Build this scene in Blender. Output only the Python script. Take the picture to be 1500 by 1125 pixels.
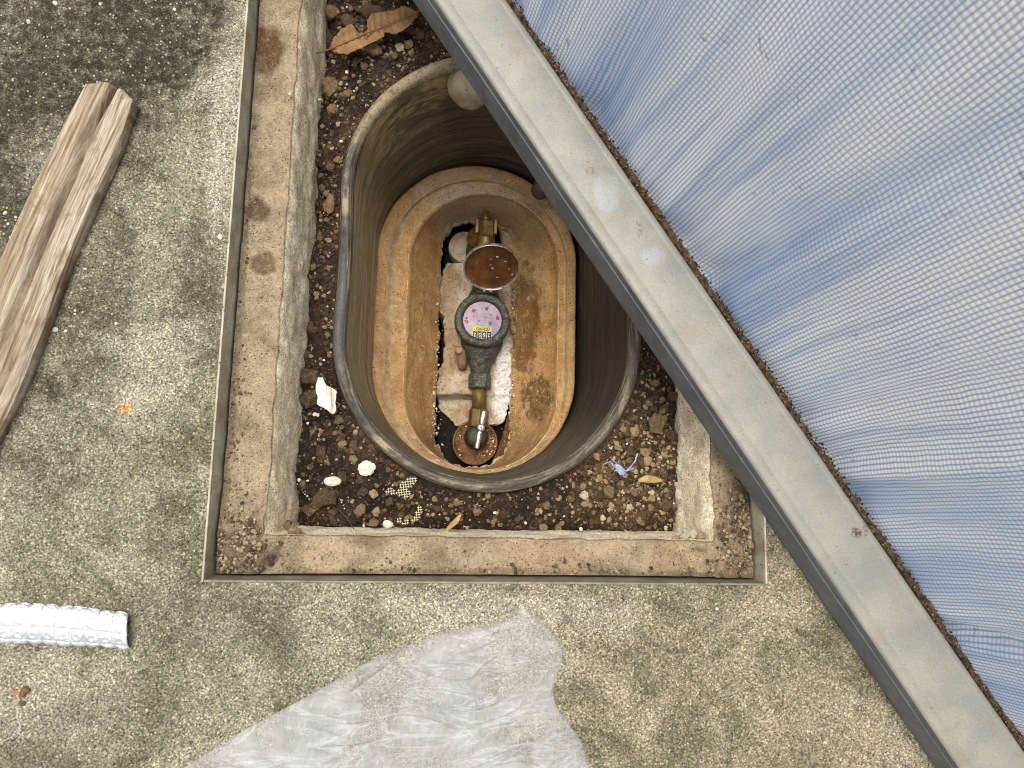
import bpy, bmesh, math, random
import numpy as np
from mathutils import Vector, Matrix
random.seed(7); rng = np.random.default_rng(11)
S = bpy.context.scene
for o in list(bpy.data.objects): bpy.data.objects.remove(o)

# ------------------------------------------------------------------ camera
CAM_H = 0.75
def _solve():
    f = 1000.0
    d = np.array([(646-750)/f, -(690-562.5)/f, -1.0]); d /= np.linalg.norm(d)
    Z = -d
    def g(x, y):
        r = np.array([(x-750)/f, -(y-562.5)/f, -1.0]); return r*CAM_H/(-(r@Z))
    X = g(1122, 856)-g(297, 851); X /= np.linalg.norm(X)
    return np.array([X, np.cross(Z, X), Z])
ROT = _solve()
def at(px, py, z=0.0):
    """world point at height z seen at photo pixel (px, py)"""
    r = ROT @ np.array([(px-750)/1000.0, -(py-562.5)/1000.0, -1.0])
    r = r*(CAM_H-z)/(-r[2])
    return np.array([r[0], r[1], z])
cd = bpy.data.cameras.new('camera'); cam = bpy.data.objects.new('camera', cd)
S.collection.objects.link(cam); S.camera = cam
cam.location = (0, 0, CAM_H)
cam.rotation_euler = Matrix([list(r) for r in ROT]).to_euler()
cd.lens = 24; cd.sensor_width = 36; cd.clip_start = 0.01; cd.clip_end = 300
cd.dof.use_dof = True; cd.dof.focus_distance = 0.94; cd.dof.aperture_fstop = 10.5
# ------------------------------------------------------------------ world, sun
SUN_EL, SUN_AZ = math.radians(74), math.radians(335)   # azimuth clockwise from +Y
W = bpy.data.worlds.new('World'); S.world = W; W.use_nodes = True
wn = W.node_tree; wn.nodes.clear()
sky = wn.nodes.new('ShaderNodeTexSky'); sky.sky_type = 'NISHITA'; sky.sun_disc = False
sky.sun_elevation = SUN_EL; sky.sun_rotation = SUN_AZ; sky.dust_density = 5; sky.air_density = 1.0; sky.ozone_density = 1
hs = wn.nodes.new('ShaderNodeHueSaturation'); hs.inputs['Saturation'].default_value = 0.18
bg = wn.nodes.new('ShaderNodeBackground'); bg.inputs[1].default_value = 0.15
wo = wn.nodes.new('ShaderNodeOutputWorld')
wn.links.new(sky.outputs[0], hs.inputs['Color']); wn.links.new(hs.outputs[0], bg.inputs[0]); wn.links.new(bg.outputs[0], wo.inputs[0])
sl = bpy.data.lights.new('sun', 'SUN'); sl.energy = 1.2; sl.angle = math.radians(35); sl.color = (1.0, .95, .87)
so = bpy.data.objects.new('sun', sl); S.collection.objects.link(so)
sv = Vector((math.sin(SUN_AZ)*math.cos(SUN_EL), math.cos(SUN_AZ)*math.cos(SUN_EL), math.sin(SUN_EL)))
so.rotation_euler = sv.to_track_quat('Z', 'Y').to_euler(); so.location = (0, 0, 3)
S.view_settings.view_transform = 'Standard'; S.view_settings.look = 'None'
S.view_settings.gamma = 1; S.view_settings.use_curve_mapping = False
S.view_settings.exposure = 0.50
S.cycles.pixel_filter_type = 'BLACKMAN_HARRIS'; S.cycles.filter_width = 1.0

# ------------------------------------------------------------------ numeric noise
def _h(ix, iy, iz, seed):
    n = (ix*374761393+iy*668265263+iz*2147483647+seed*974634777) & 0xffffffff
    n = ((n ^ (n >> 13))*1274126177) & 0xffffffff
    n = ((n ^ (n >> 15))*2246822519) & 0xffffffff
    return ((n ^ (n >> 16)) & 0xffffff)/float(0xffffff)*2-1
def vnoise(x, y, z=0.0, seed=0):
    x, y, z = np.broadcast_arrays(np.asarray(x, float), np.asarray(y, float), np.asarray(z, float))
    ix, iy, iz = np.floor(x).astype(np.int64), np.floor(y).astype(np.int64), np.floor(z).astype(np.int64)
    fx, fy, fz = x-ix, y-iy, z-iz
    u, v, w = [t*t*t*(t*(t*6-15)+10) for t in (fx, fy, fz)]
    r = 0
    for a in (0, 1):
        for b in (0, 1):
            for c in (0, 1):
                r = r+_h(ix+a, iy+b, iz+c, seed)*(u if a else 1-u)*(v if b else 1-v)*(w if c else 1-w)
    return r
def fbm(x, y, z=0.0, o=4, seed=0, g=.5):
    r = 0; a = 1; f = 1
    for i in range(o):
        r = r+a*vnoise(np.asarray(x)*f, np.asarray(y)*f, np.asarray(z)*f, seed+i*17); a *= g; f *= 2.03
    return r

# ------------------------------------------------------------------ materials
def rgb(r, g, b):
    f = lambda c: (c/255/12.92) if c/255 <= .04045 else ((c/255+.055)/1.055)**2.4
    return (f(r), f(g), f(b), 1)
class G:
    def __init__(s, name, coord='Object'):
        s.m = bpy.data.materials.new(name); s.m.use_nodes = True; s.t = s.m.node_tree
        s.b = s.t.nodes['Principled BSDF']; s.tc = s.t.nodes.new('ShaderNodeTexCoord'); s.co = s.tc.outputs[coord]
    def n(s, ty, **k):
        x = s.t.nodes.new(ty)
        for a, b in k.items(): setattr(x, a, b)
        return x
    def put(s, inp, v):
        if isinstance(v, bpy.types.NodeSocket): s.t.links.new(v, inp)
        elif isinstance(v, (int, float)) and hasattr(inp.default_value, '__len__'): inp.default_value = [v, v, v, 1][:len(inp.default_value)]
        else: inp.default_value = v
    def map(s, sc=(1, 1, 1), loc=(0, 0, 0), rot=(0, 0, 0), co=None):
        x = s.n('ShaderNodeMapping'); s.put(x.inputs[0], co or s.co)
        x.inputs['Location'].default_value = loc; x.inputs['Rotation'].default_value = rot; x.inputs['Scale'].default_value = sc
        return x.outputs[0]
    def noise(s, scale, detail=4, rough=.55, dist=0, co=None):
        x = s.n('ShaderNodeTexNoise'); s.put(x.inputs['Vector'], co or s.co)
        x.inputs['Scale'].default_value = scale; x.inputs['Detail'].default_value = detail
        x.inputs['Roughness'].default_value = rough; x.inputs['Distortion'].default_value = dist
        return x.outputs[0]
    def vor(s, scale, out='Distance', rand=1, co=None, feat='F1'):
        x = s.n('ShaderNodeTexVoronoi', feature=feat); s.put(x.inputs['Vector'], co or s.co)
        x.inputs['Scale'].default_value = scale; x.inputs['Randomness'].default_value = rand
        return x.outputs[out]
    def ramp(s, f, *st, interp='LINEAR'):
        x = s.n('ShaderNodeValToRGB'); s.put(x.inputs[0], f); cr = x.color_ramp; cr.interpolation = interp
        while len(cr.elements) < len(st): cr.elements.new(.5)
        for e, (p, c) in zip(cr.elements, st):
            e.position = p; e.color = (c, c, c, 1) if isinstance(c, (int, float)) else c
        return x.outputs[0]
    def mix(s, f, a, b, blend='MIX'):
        x = s.n('ShaderNodeMix', data_type='RGBA', blend_type=blend)
        s.put(x.inputs[0], f); s.put(x.inputs[6], a); s.put(x.inputs[7], b); return x.outputs[2]
    def math(s, op, a, b=0.0, clamp=False):
        x = s.n('ShaderNodeMath', operation=op, use_clamp=clamp); s.put(x.inputs[0], a); s.put(x.inputs[1], b); return x.outputs[0]
    def blob(s, c, r, amp=.35, nscale=60, soft=.12):
        """1 inside an ellipse of radii r round c, ragged edge"""
        a = s.n('ShaderNodeVectorMath', operation='SUBTRACT'); s.put(a.inputs[0], s.co); a.inputs[1].default_value = c
        b = s.n('ShaderNodeVectorMath', operation='MULTIPLY'); s.put(b.inputs[0], a.outputs[0]); b.inputs[1].default_value = (1/r[0], 1/r[1], 0 if len(r) < 3 else 1/r[2])
        l = s.n('ShaderNodeVectorMath', operation='LENGTH'); s.put(l.inputs[0], b.outputs[0])
        d = s.math('ADD', l.outputs['Value'], s.math('MULTIPLY', s.math('SUBTRACT', s.noise(nscale, 5), .5), amp*2))
        return s.ramp(d, (max(0, .9-soft), 1), (min(1, .9+soft), 0))
    def done(s, col, rough=.8, bump=None, bd=.001, bs=1, metal=0, spec=.35):
        s.put(s.b.inputs['Base Color'], col); s.put(s.b.inputs['Roughness'], rough); s.put(s.b.inputs['Metallic'], metal)
        s.b.inputs['Specular IOR Level'].default_value = spec
        if bump is not None:
            x = s.n('ShaderNodeBump'); s.put(x.inputs['Height'], bump); x.inputs['Distance'].default_value = bd; x.inputs['Strength'].default_value = bs
            s.t.links.new(x.outputs[0], s.b.inputs['Normal'])
        return s.m

def P3(px, py, z): p = at(px, py, z); return tuple(float(v) for v in p)

def m_concrete():
    g = G('weathered_concrete')
    big = g.noise(5, 5, .6, .3); mid = g.noise(9, 9, .78, .5); fine = g.noise(300, 3, .7)
    c = g.ramp(big, (.30, rgb(130, 124, 104)), (.5, rgb(149, 142, 121)), (.7, rgb(170, 163, 143)))
    # tan side towards the lower right
    tan = g.blob(P3(1080, 1010, 0), (.34, .22), .5, 9, .5)
    c = g.mix(g.math('MULTIPLY', tan, .55), c, rgb(156, 141, 114))
    # moss and lichen
    moss = g.ramp(mid, (.44, 0), (.60, 1))
    c = g.mix(g.math('MULTIPLY', moss, .75), c, rgb(84, 80, 58))
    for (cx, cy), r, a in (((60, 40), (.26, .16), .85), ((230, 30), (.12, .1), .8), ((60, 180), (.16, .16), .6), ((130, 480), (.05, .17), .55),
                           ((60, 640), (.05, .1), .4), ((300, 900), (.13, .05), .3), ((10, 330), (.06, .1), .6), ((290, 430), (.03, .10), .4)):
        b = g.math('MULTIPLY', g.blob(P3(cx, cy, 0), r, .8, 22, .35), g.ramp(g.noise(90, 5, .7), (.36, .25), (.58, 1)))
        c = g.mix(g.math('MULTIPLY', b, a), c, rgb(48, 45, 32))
    for (cx, cy), r, a in (((330, 170), (.022, .16), .75), ((390, 590), (.05, .05), .3), ((200, 600), (.06, .035), .3), ((720, 890), (.15, .02), .45), ((60, 1030), (.12, .06), .35), ((880, 905), (.06, .03), .35)):
        c = g.mix(g.math('MULTIPLY', g.blob(P3(cx, cy, 0), r, .8, 30, .4), a), c, rgb(172, 163, 145))
    c = g.mix(g.math('MULTIPLY', g.blob(P3(183, 597, 0), (.009, .007), .5, 120, .3), .8), c, rgb(196, 143, 92))
    c = g.mix(g.math('MULTIPLY', g.blob(P3(160, 500, 0), (.02, .013), .6, 90, .4), .4), c, rgb(158, 155, 140))
    c = g.mix(g.math('MULTIPLY', g.blob(P3(30, 1015, 0), (.008, .007), .5, 120, .3), .7), c, rgb(170, 120, 70))
    # sand grains and pits
    vc = g.n('ShaderNodeTexVoronoi'); g.put(vc.inputs['Vector'], g.co); vc.inputs['Scale'].default_value = 720
    sep = g.n('ShaderNodeSeparateColor'); g.put(sep.inputs[0], vc.outputs['Color'])
    grain = g.ramp(sep.outputs[0], (0, .22), (.25, .68), (.7, 1.02), (.9, 1.45), (1, 2.2))
    c = g.mix(.9, c, grain, 'MULTIPLY')
    c = g.mix(.8, c, g.ramp(g.noise(430, 5, .85), (.36, .22), (.48, .95), (.64, 1.7)), 'MULTIPLY')
    v2 = g.n('ShaderNodeTexVoronoi'); g.put(v2.inputs['Vector'], g.co); v2.inputs['Scale'].default_value = 300
    s2 = g.n('ShaderNodeSeparateColor'); g.put(s2.inputs[0], v2.outputs['Color'])
    light = g.math('MULTIPLY', g.ramp(s2.outputs[0], (.86, 0), (.88, 1)), g.ramp(v2.outputs['Distance'], (.25, 1), (.4, 0)))
    c = g.mix(g.math('MULTIPLY', light, .7), c, rgb(196, 186, 160))
    dark = g.math('MULTIPLY', g.ramp(s2.outputs[1], (.88, 0), (.9, 1)), g.ramp(v2.outputs['Distance'], (.2, 1), (.4, 0)))
    c = g.mix(g.math('MULTIPLY', dark, .7), c, rgb(44, 40, 30))
    c = g.mix(g.math('MULTIPLY', g.ramp(g.noise(17, 8, .85, .6), (.53, 0), (.64, 1)), .5), c, rgb(66, 62, 46))
    pit = g.ramp(g.noise(70, 4, .7), (.66, 0), (.72, 1))
    c = g.mix(g.math('MULTIPLY', pit, .6), c, rgb(40, 37, 27))
    h = g.math('ADD', g.math('MULTIPLY', sep.outputs[0], .6), g.math('SUBTRACT', g.math('MULTIPLY', g.noise(160, 5, .7), 1.2), g.math('MULTIPLY', pit, 1.2)))
    return g.done(c, .92, h, .0011, .75, spec=.2)

def m_ledge(name, base, dark, stains=(), speck=.6):
    g = G(name)
    c = g.ramp(g.noise(22, 6, .65, .4), (.32, dark), (.52, base), (.72, tuple(min(1, x*1.25) for x in base[:3])+(1,)))
    c = g.mix(g.ramp(g.noise(110, 5, .7), (.52, 0), (.66, .55)), c, tuple(x*.55 for x in base[:3])+(1,))
    for (cx, cy, z), r, col, a in stains:
        c = g.mix(g.math('MULTIPLY', g.math('MULTIPLY', g.blob(P3(cx, cy, z), r, .55, 55, .16), g.ramp(g.noise(140, 5, .75), (.36, .6), (.55, 1))), a), c, col)
    v = g.n('ShaderNodeTexVoronoi'); g.put(v.inputs['Vector'], g.co); v.inputs['Scale'].default_value = 620
    sp = g.n('ShaderNodeSeparateColor'); g.put(sp.inputs[0], v.outputs['Color'])
    c = g.mix(speck, c, g.ramp(sp.outputs[0], (0, .55), (.4, .95), (.85, 1.1), (1, 1.5)), 'MULTIPLY')
    v2 = g.n('ShaderNodeTexVoronoi'); g.put(v2.inputs['Vector'], g.co); v2.inputs['Scale'].default_value = 330
    s2 = g.n('ShaderNodeSeparateColor'); g.put(s2.inputs[0], v2.outputs['Color'])
    dk = g.math('MULTIPLY', g.ramp(s2.outputs[1], (.70, 0), (.72, 1)), g.ramp(v2.outputs['Distance'], (.18, 1), (.34, 0)))
    c = g.mix(g.math('MULTIPLY', dk, .85), c, rgb(42, 32, 24))
    c = g.mix(g.ramp(g.noise(75, 5, .8), (.66, 0), (.70, .85)), c, rgb(58, 44, 32))
    h = g.math('ADD', g.noise(120, 6, .75), g.math('MULTIPLY', sp.outputs[0], .35))
    return g.done(c, .92, h, .002, .7, spec=.2)

def m_simple(name, c1, c2, scale=60, rough=.7, bump=.0006, metal=0, speckd=None, speckl=None, sscale=300, spec=.35, rnd=0):
    g = G(name)
    c = g.ramp(g.noise(scale, 5, .65), (.35, c1), (.65, c2))
    if rnd:
        oi = g.n('ShaderNodeObjectInfo'); c = g.mix(1, c, g.ramp(oi.outputs['Random'], (0, 1-rnd), (1, 1+rnd)), 'MULTIPLY')
    if speckd or speckl:
        v2 = g.n('ShaderNodeTexVoronoi'); g.put(v2.inputs['Vector'], g.co); v2.inputs['Scale'].default_value = sscale
        s2 = g.n('ShaderNodeSeparateColor'); g.put(s2.inputs[0], v2.outputs['Color'])
        if speckd: c = g.mix(g.math('MULTIPLY', g.ramp(s2.outputs[1], (1-speckd[1]-.02, 0), (1-speckd[1], 1)), g.ramp(v2.outputs['Distance'], (.2, 1), (.36, 0))), c, speckd[0])
        if speckl: c = g.mix(g.math('MULTIPLY', g.ramp(s2.outputs[0], (1-speckl[1]-.02, 0), (1-speckl[1], 1)), g.ramp(v2.outputs['Distance'], (.2, 1), (.36, 0))), c, speckl[0])
    return g.done(c, rough, g.noise(scale*3, 5, .7), bump, .6, metal=metal, spec=spec)

def m_soil():
    g = G('dark_soil')
    c = g.ramp(g.noise(18, 6, .7), (.3, rgb(28, 20, 14)), (.52, rgb(52, 38, 27)), (.72, rgb(88, 68, 48)))
    c = g.mix(g.math('MULTIPLY', g.blob(P3(930, 690, -.11), (.10, .12), .5, 14, .5), .55), c, rgb(112, 88, 60))
    c = g.mix(g.math('MULTIPLY', g.blob(P3(460, 640, -.11), (.05, .18), .5, 14, .5), .35), c, rgb(34, 24, 17))  # occlusion shade beside the left ledge, darkened into the soil colour
    v = g.n('ShaderNodeTexVoronoi'); g.put(v.inputs['Vector'], g.co); v.inputs['Scale'].default_value = 330
    sp = g.n('ShaderNodeSeparateColor'); g.put(sp.inputs[0], v.outputs['Color'])
    c = g.mix(.9, c, g.ramp(sp.outputs[0], (0, .4), (.5, .9), (.85, 1.35), (1, 2.2)), 'MULTIPLY')
    h = g.math('ADD', g.noise(160, 6, .75), g.math('MULTIPLY', sp.outputs[0], .5))
    return g.done(c, .9, h, .003, .9, spec=.3)

def m_tub():
    g = G('muddy_black_plastic', 'Object')
    uv = g.tc.outputs['UV']
    st = g.noise(1, 6, .72, .6, co=g.map((5, 46, 1), co=uv))
    st2 = g.noise(1, 5, .7, .2, co=g.map((9, 170, 1), co=uv))
    c = g.ramp(st2, (.35, rgb(56, 50, 42)), (.65, rgb(108, 96, 78)))
    dustf = g.math('MULTIPLY', g.ramp(st, (.38, 0), (.60, 1)), g.blob(P3(500, 420, -.15), (.22, .40), .3, 20, .6))
    c = g.mix(g.math('MULTIPLY', dustf, .75), c, rgb(176, 154, 114))
    up = g.math('MULTIPLY', g.ramp(g.noise(1, 6, .75, .8, co=g.map((14, 40, 1), co=uv)), (.47, 0), (.60, 1)), g.blob(P3(590, 170, -.13), (.11, .11, .10), .35, 25, .4))
    c = g.mix(g.math('MULTIPLY', up, .9), c, rgb(186, 160, 112))
    lf = g.blob(P3(505, 450, -.2), (.07, .28), .3, 20, .5)
    c = g.mix(g.math('MULTIPLY', lf, .6), c, rgb(184, 164, 126))
    c = g.mix(.8, c, g.ramp(g.noise(1, 6, .85, .3, co=g.map((60, 420, 1), co=uv)), (.36, .45), (.5, 1), (.64, 1.7)), 'MULTIPLY')
    c = g.mix(g.ramp(g.noise(1, 5, .8, 2.5, co=g.map((90, 140, 1), co=uv)), (.62, 0), (.66, .6)), c, rgb(150, 136, 108))
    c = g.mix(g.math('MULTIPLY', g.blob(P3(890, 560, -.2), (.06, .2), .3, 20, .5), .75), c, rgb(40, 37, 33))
    sp = g.ramp(g.noise(420, 2, .5), (.70, 0), (.74, .7))
    c = g.mix(sp, c, rgb(120, 112, 96))
    return g.done(c, g.ramp(st, (.3, .45), (.6, .8)), g.math('ADD', st2, g.math('MULTIPLY', st, 1.5)), .0016, .7, spec=.4)

def m_rim():
    g = G('dusty_rim_plastic')
    uv = g.tc.outputs['UV']
    c = g.ramp(g.noise(1, 5, .7, .2, co=g.map((22, 500, 1), co=uv)), (.38, rgb(42, 40, 37)), (.52, rgb(96, 86, 72)), (.64, rgb(158, 142, 116)))
    c = g.mix(g.math('MULTIPLY', g.blob(P3(590, 110, -.09), (.14, .13), .4, 16, .4), .75), c, g.ramp(g.noise(70, 5, .7), (.36, rgb(92, 84, 68)), (.5, rgb(160, 144, 112))))
    c = g.mix(g.math('MULTIPLY', g.blob(P3(492, 470, -.09), (.016, .12), .3, 16, .3), .7), c, rgb(78, 80, 84))
    c = g.mix(g.ramp(g.noise(260, 6, .8), (.50, 0), (.62, .75)), c, rgb(62, 50, 38))
    return g.done(c, .6, g.noise(240, 5, .7), .0007, .6)

def m_box():
    g = G('mud_coated_box')
    c = g.ramp(g.noise(11, 6, .62, .8), (.3, rgb(156, 112, 62)), (.5, rgb(200, 154, 96)), (.7, rgb(224, 188, 132)))
    st = g.noise(1, 5, .7, .5, co=g.map((60, 14, 60)))
    c = g.mix(g.ramp(st, (.44, 0), (.68, .45)), c, rgb(160, 124, 80))
    # grey washed-out top of the inner wall, brown patch on the right, wet dark bottom
    c = g.mix(g.math('MULTIPLY', g.blob(P3(690, 300, -.38), (.125, .055), .5, 20, .4), .8), c, rgb(176, 162, 134))
    c = g.mix(g.math('MULTIPLY', g.blob(P3(775, 370, -.40), (.05, .11), .5, 20, .4), .45), c, rgb(160, 140, 104))
    c = g.mix(g.math('MULTIPLY', g.blob(P3(700, 690, -.37), (.20, .11), .3, 16, .25), .85), c, rgb(152, 120, 80))
    c = g.mix(g.math('MULTIPLY', g.blob(P3(787, 585, -.41), (.026, .045), .4, 50, .15), .75), c, g.ramp(g.noise(100, 5, .7), (.42, rgb(70, 48, 26)), (.6, rgb(128, 100, 62))))
    c = g.mix(g.math('MULTIPLY', g.blob(P3(770, 470, -.42), (.022, .12), .9, 60, .2), .7), c, rgb(112, 72, 34))
    # pale scuffs on the flange
    sc = g.ramp(g.noise(1, 6, .8, 1.2, co=g.map((60, 60, 60))), (.55, 0), (.60, 1))
    c = g.mix(g.math('MULTIPLY', sc, .6), c, rgb(214, 188, 150))
    c = g.mix(.6, c, g.ramp(g.noise(320, 6, .85), (.36, .35), (.5, 1), (.62, 1.5)), 'MULTIPLY')
    v2 = g.n('ShaderNodeTexVoronoi'); g.put(v2.inputs['Vector'], g.co); v2.inputs['Scale'].default_value = 240
    s2 = g.n('ShaderNodeSeparateColor'); g.put(s2.inputs[0], v2.outputs['Color'])
    dens = g.ramp(g.noise(9, 3), (.4, .93), (.62, .76))
    dk = g.math('MULTIPLY', g.math('GREATER_THAN', s2.outputs[1], dens), g.ramp(v2.outputs['Distance'], (.2, 1), (.36, 0)))
    c = g.mix(g.math('MULTIPLY', dk, .9), c, rgb(52, 32, 14))
    big = g.ramp(g.noise(105, 5, .75), (.63, 0), (.66, 1))
    c = g.mix(g.math('MULTIPLY', big, g.math('ADD', .22, g.math('MULTIPLY', g.blob(P3(790, 480, -.40), (.05, .16), .5, 30, .4), .85))), c, rgb(34, 22, 12))
    lt = g.math('MULTIPLY', g.ramp(s2.outputs[0], (.95, 0), (.96, 1)), g.ramp(v2.outputs['Distance'], (.14, 1), (.26, 0)))
    c = g.mix(lt, c, rgb(230, 218, 196))
    rgh = g.ramp(g.noise(30, 5), (.4, .45), (.6, .75))
    return g.done(c, rgh, g.math('ADD', g.noise(130, 6, .72), g.math('MULTIPLY', st, .8)), .0016, .7, spec=.4)

def m_foam():
    g = G('dirty_white_foam')
    c = g.ramp(g.noise(20, 5, .6, .4), (.36, rgb(160, 130, 96)), (.5, rgb(196, 176, 148)), (.66, rgb(216, 204, 184)))
    c = g.mix(g.math('MULTIPLY', g.blob(P3(738, 560, -.47), (.022, .10), .5, 40, .3), .85), c, rgb(244, 240, 234))
    c = g.mix(g.math('MULTIPLY', g.blob(P3(655, 470, -.47), (.02, .16), .6, 40, .3), .5), c, rgb(176, 146, 110))
    v2 = g.n('ShaderNodeTexVoronoi'); g.put(v2.inputs['Vector'], g.co); v2.inputs['Scale'].default_value = 400
    s2 = g.n('ShaderNodeSeparateColor'); g.put(s2.inputs[0], v2.outputs['Color'])
    dk = g.math('MULTIPLY', g.ramp(s2.outputs[1], (.76, 0), (.78, 1)), g.ramp(v2.outputs['Distance'], (.2, 1), (.36, 0)))
    c = g.mix(g.math('MULTIPLY', dk, .9), c, rgb(60, 38, 20))
    c = g.mix(g.ramp(g.noise(150, 5, .7), (.54, 0), (.66, .7)), c, rgb(118, 82, 50))
    return g.done(c, .85, g.math('ADD', g.vor(420), g.noise(120, 5, .7)), .0016, .6, spec=.25)

def m_steel():
    g = G('galvanised_steel')
    c = g.ramp(g.noise(24, 6, .62), (.34, rgb(140, 139, 131)), (.6, rgb(154, 151, 139)), (.8, rgb(162, 155, 138)))
    for (cx, cy), r, a in (((955, 375), (.016, .012), .3), ((888, 285), (.016, .028), .3)):
        c = g.mix(g.math('MULTIPLY', g.blob(P3(cx, cy, .058), r, .4, 60, .25), a), c, rgb(176, 183, 188))
    c = g.mix(g.ramp(g.noise(38, 6, .75), (.54, 0), (.68, .5)), c, rgb(154, 130, 96))
    for (cx, cy), r, a in (((1255, 780), (.008, .006), .9), ((865, 250), (.007, .006), .5), ((937, 335), (.006, .01), .4), ((1268, 775), (.004, .01), .6)):
        c = g.mix(g.math('MULTIPLY', g.math('MULTIPLY', g.blob(P3(cx, cy, .058), r, .9, 200, .3), g.ramp(g.noise(300, 4, .7), (.44, 0), (.52, 1))), a), c, rgb(82, 62, 44))
    c = g.mix(.5, c, g.ramp(g.noise(520, 5, .85), (.38, .72), (.62, 1.25)), 'MULTIPLY')
    c = g.mix(g.ramp(g.noise(1, 4, .7, .4, co=g.map((26, 260, 1), rot=(0, 0, math.radians(55.6)))), (.64, 0), (.72, .35)), c, rgb(112, 106, 94))
    c = g.mix(g.ramp(g.noise(210, 3, .6), (.68, 0), (.73, .8)), c, rgb(88, 76, 60))
    v = g.vor(900, 'Distance')
    return g.done(c, .55, g.math('ADD', g.noise(300, 5, .7), g.math('MULTIPLY', v, .6)), .00035, .6, metal=.15, spec=.4)

def m_tarp():
    g = G('woven_blue_white_mesh')
    uv = g.tc.outputs['UV']      # metres along the cloth
    wob = g.n('ShaderNodeTexNoise'); g.put(wob.inputs['Vector'], uv); wob.inputs['Scale'].default_value = 38; wob.inputs['Detail'].default_value = 3
    of = g.n('ShaderNodeVectorMath', operation='SCALE'); g.put(of.inputs[0], wob.outputs['Color']); of.inputs['Scale'].default_value = .0030
    ad = g.n('ShaderNodeVectorMath', operation='ADD'); g.put(ad.inputs[0], uv); g.put(ad.inputs[1], of.outputs[0])
    sp = g.n('ShaderNodeSeparateXYZ'); g.put(sp.inputs[0], ad.outputs[0])
    def cosw(s, pitch): return g.math('ADD', g.math('MULTIPLY', g.math('COSINE', g.math('MULTIPLY', s, 2*math.pi/pitch)), .5), .5)
    a = cosw(sp.outputs[0], .0043); b = cosw(sp.outputs[1], .0048)
    la = g.ramp(a, (.48, 0), (.97, 1)); lb = g.ramp(b, (.50, 0), (.98, 1))
    big = g.noise(7, 4, .6, .3, co=uv)
    white = g.ramp(big, (.35, rgb(250, 252, 254)), (.6, rgb(255, 255, 252)))
    blue = g.ramp(g.noise(12, 3, .6, co=uv), (.35, rgb(78, 122, 186)), (.65, rgb(128, 158, 198)))
    c = g.mix(g.math('MULTIPLY', la, .72), white, blue)
    c = g.mix(g.math('MULTIPLY', lb, .50), c, rgb(150, 174, 208))
    c = g.mix(g.math('MULTIPLY', g.ramp(g.noise(30, 5, .8, 1, co=uv), (.64, 0), (.70, 1)), .6), c, rgb(50, 86, 148))
    bands = g.ramp(g.noise(1, 4, .6, .5, co=g.map((11, 1.6, 1), co=uv)), (.46, 0), (.64, .55))
    near = g.ramp(g.math('MULTIPLY', sp.outputs[1], 3.2), (0, 1), (.95, .35)); c = g.mix(g.math('MULTIPLY', bands, near), c, rgb(96, 144, 206))
    fine = g.ramp(g.noise(1, 4, .6, .3, co=g.map((48, 2.2, 1), co=uv)), (.52, 0), (.62, .35)); c = g.mix(g.math('MULTIPLY', fine, near), c, rgb(86, 132, 196))
    h = g.math('ADD', a, b)
    g.done(c, .6, g.math('MULTIPLY', h, -1), .0006, .3, spec=.3)
    # woven plastic lets some light through
    tr = g.n('ShaderNodeBsdfTranslucent'); g.put(tr.inputs[0], c); mx = g.n('ShaderNodeMixShader'); mx.inputs[0].default_value = .5
    g.t.links.new(g.b.outputs[0], mx.inputs[1]); g.t.links.new(tr.outputs[0], mx.inputs[2])
    g.t.links.new(mx.outputs[0], g.t.nodes['Material Output'].inputs[0])
    return g.m

def m_wood():
    g = G('weathered_wood')
    uv = g.tc.outputs['UV']
    st = g.noise(1, 6, .7, .8, co=g.map((70, 5, 1), co=uv)); st2 = g.noise(1, 4, .7, .2, co=g.map((260, 7, 1), co=uv))
    c = g.ramp(st, (.34, rgb(126, 106, 82)), (.5, rgb(172, 155, 131)), (.66, rgb(202, 190, 170)))
    c = g.mix(g.ramp(st2, (.50, 0), (.62, .65)), c, rgb(90, 70, 50))
    c = g.mix(.6, c, g.ramp(g.noise(1, 5, .8, .1, co=g.map((700, 30, 1), co=uv)), (.38, .5), (.62, 1.35)), 'MULTIPLY')
    c = g.mix(g.ramp(g.noise(1, 5, .75, 1.5, co=g.map((22, 14, 1), co=uv)), (.52, 0), (.64, .6)), c, rgb(116, 92, 66))
    return g.done(c, .85, g.math('ADD', st2, g.math('MULTIPLY', st, 1.5)), .0022, .8, spec=.2)

def m_foil():
    g = G('crinkled_foil')
    c = g.ramp(g.noise(300, 3), (.3, rgb(225, 228, 232)), (.7, rgb(245, 245, 245)))
    return g.done(c, .34, g.noise(300, 5, .8), .0008, .6, metal=.85)

def m_bag():
    g = G('thin_plastic_film')
    c = g.ramp(g.noise(18, 6, .6, 1.2), (.35, rgb(206, 206, 204)), (.65, rgb(232, 232, 232)))
    g.done(c, .25, g.noise(60, 7, .75, .8), .0030, 1, spec=.7)
    tp = g.n('ShaderNodeBsdfTransparent'); mx = g.n('ShaderNodeMixShader')
    w1 = g.noise(1, 5, .6, 1.0, co=g.map((13, 46, 9), rot=(0, 0, math.radians(-52)))); w2 = g.noise(1, 5, .65, 1.2, co=g.map((56, 16, 9), rot=(0, 0, math.radians(-20))))
    rd = g.math('MAXIMUM', g.ramp(w1, (.47, 0), (.5, 1), (.53, 0)), g.ramp(w2, (.485, 0), (.5, .7), (.515, 0)))
    g.put(mx.inputs[0], g.math('ADD', g.ramp(g.noise(10, 5, .6, 1.0), (.35, .25), (.62, .46)), g.math('MULTIPLY', rd, .18)))
    g.t.links.new(tp.outputs[0], mx.inputs[1]); g.t.links.new(g.b.outputs[0], mx.inputs[2])
    g.t.links.new(mx.outputs[0], g.t.nodes['Material Output'].inputs[0])
    return g.m

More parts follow.
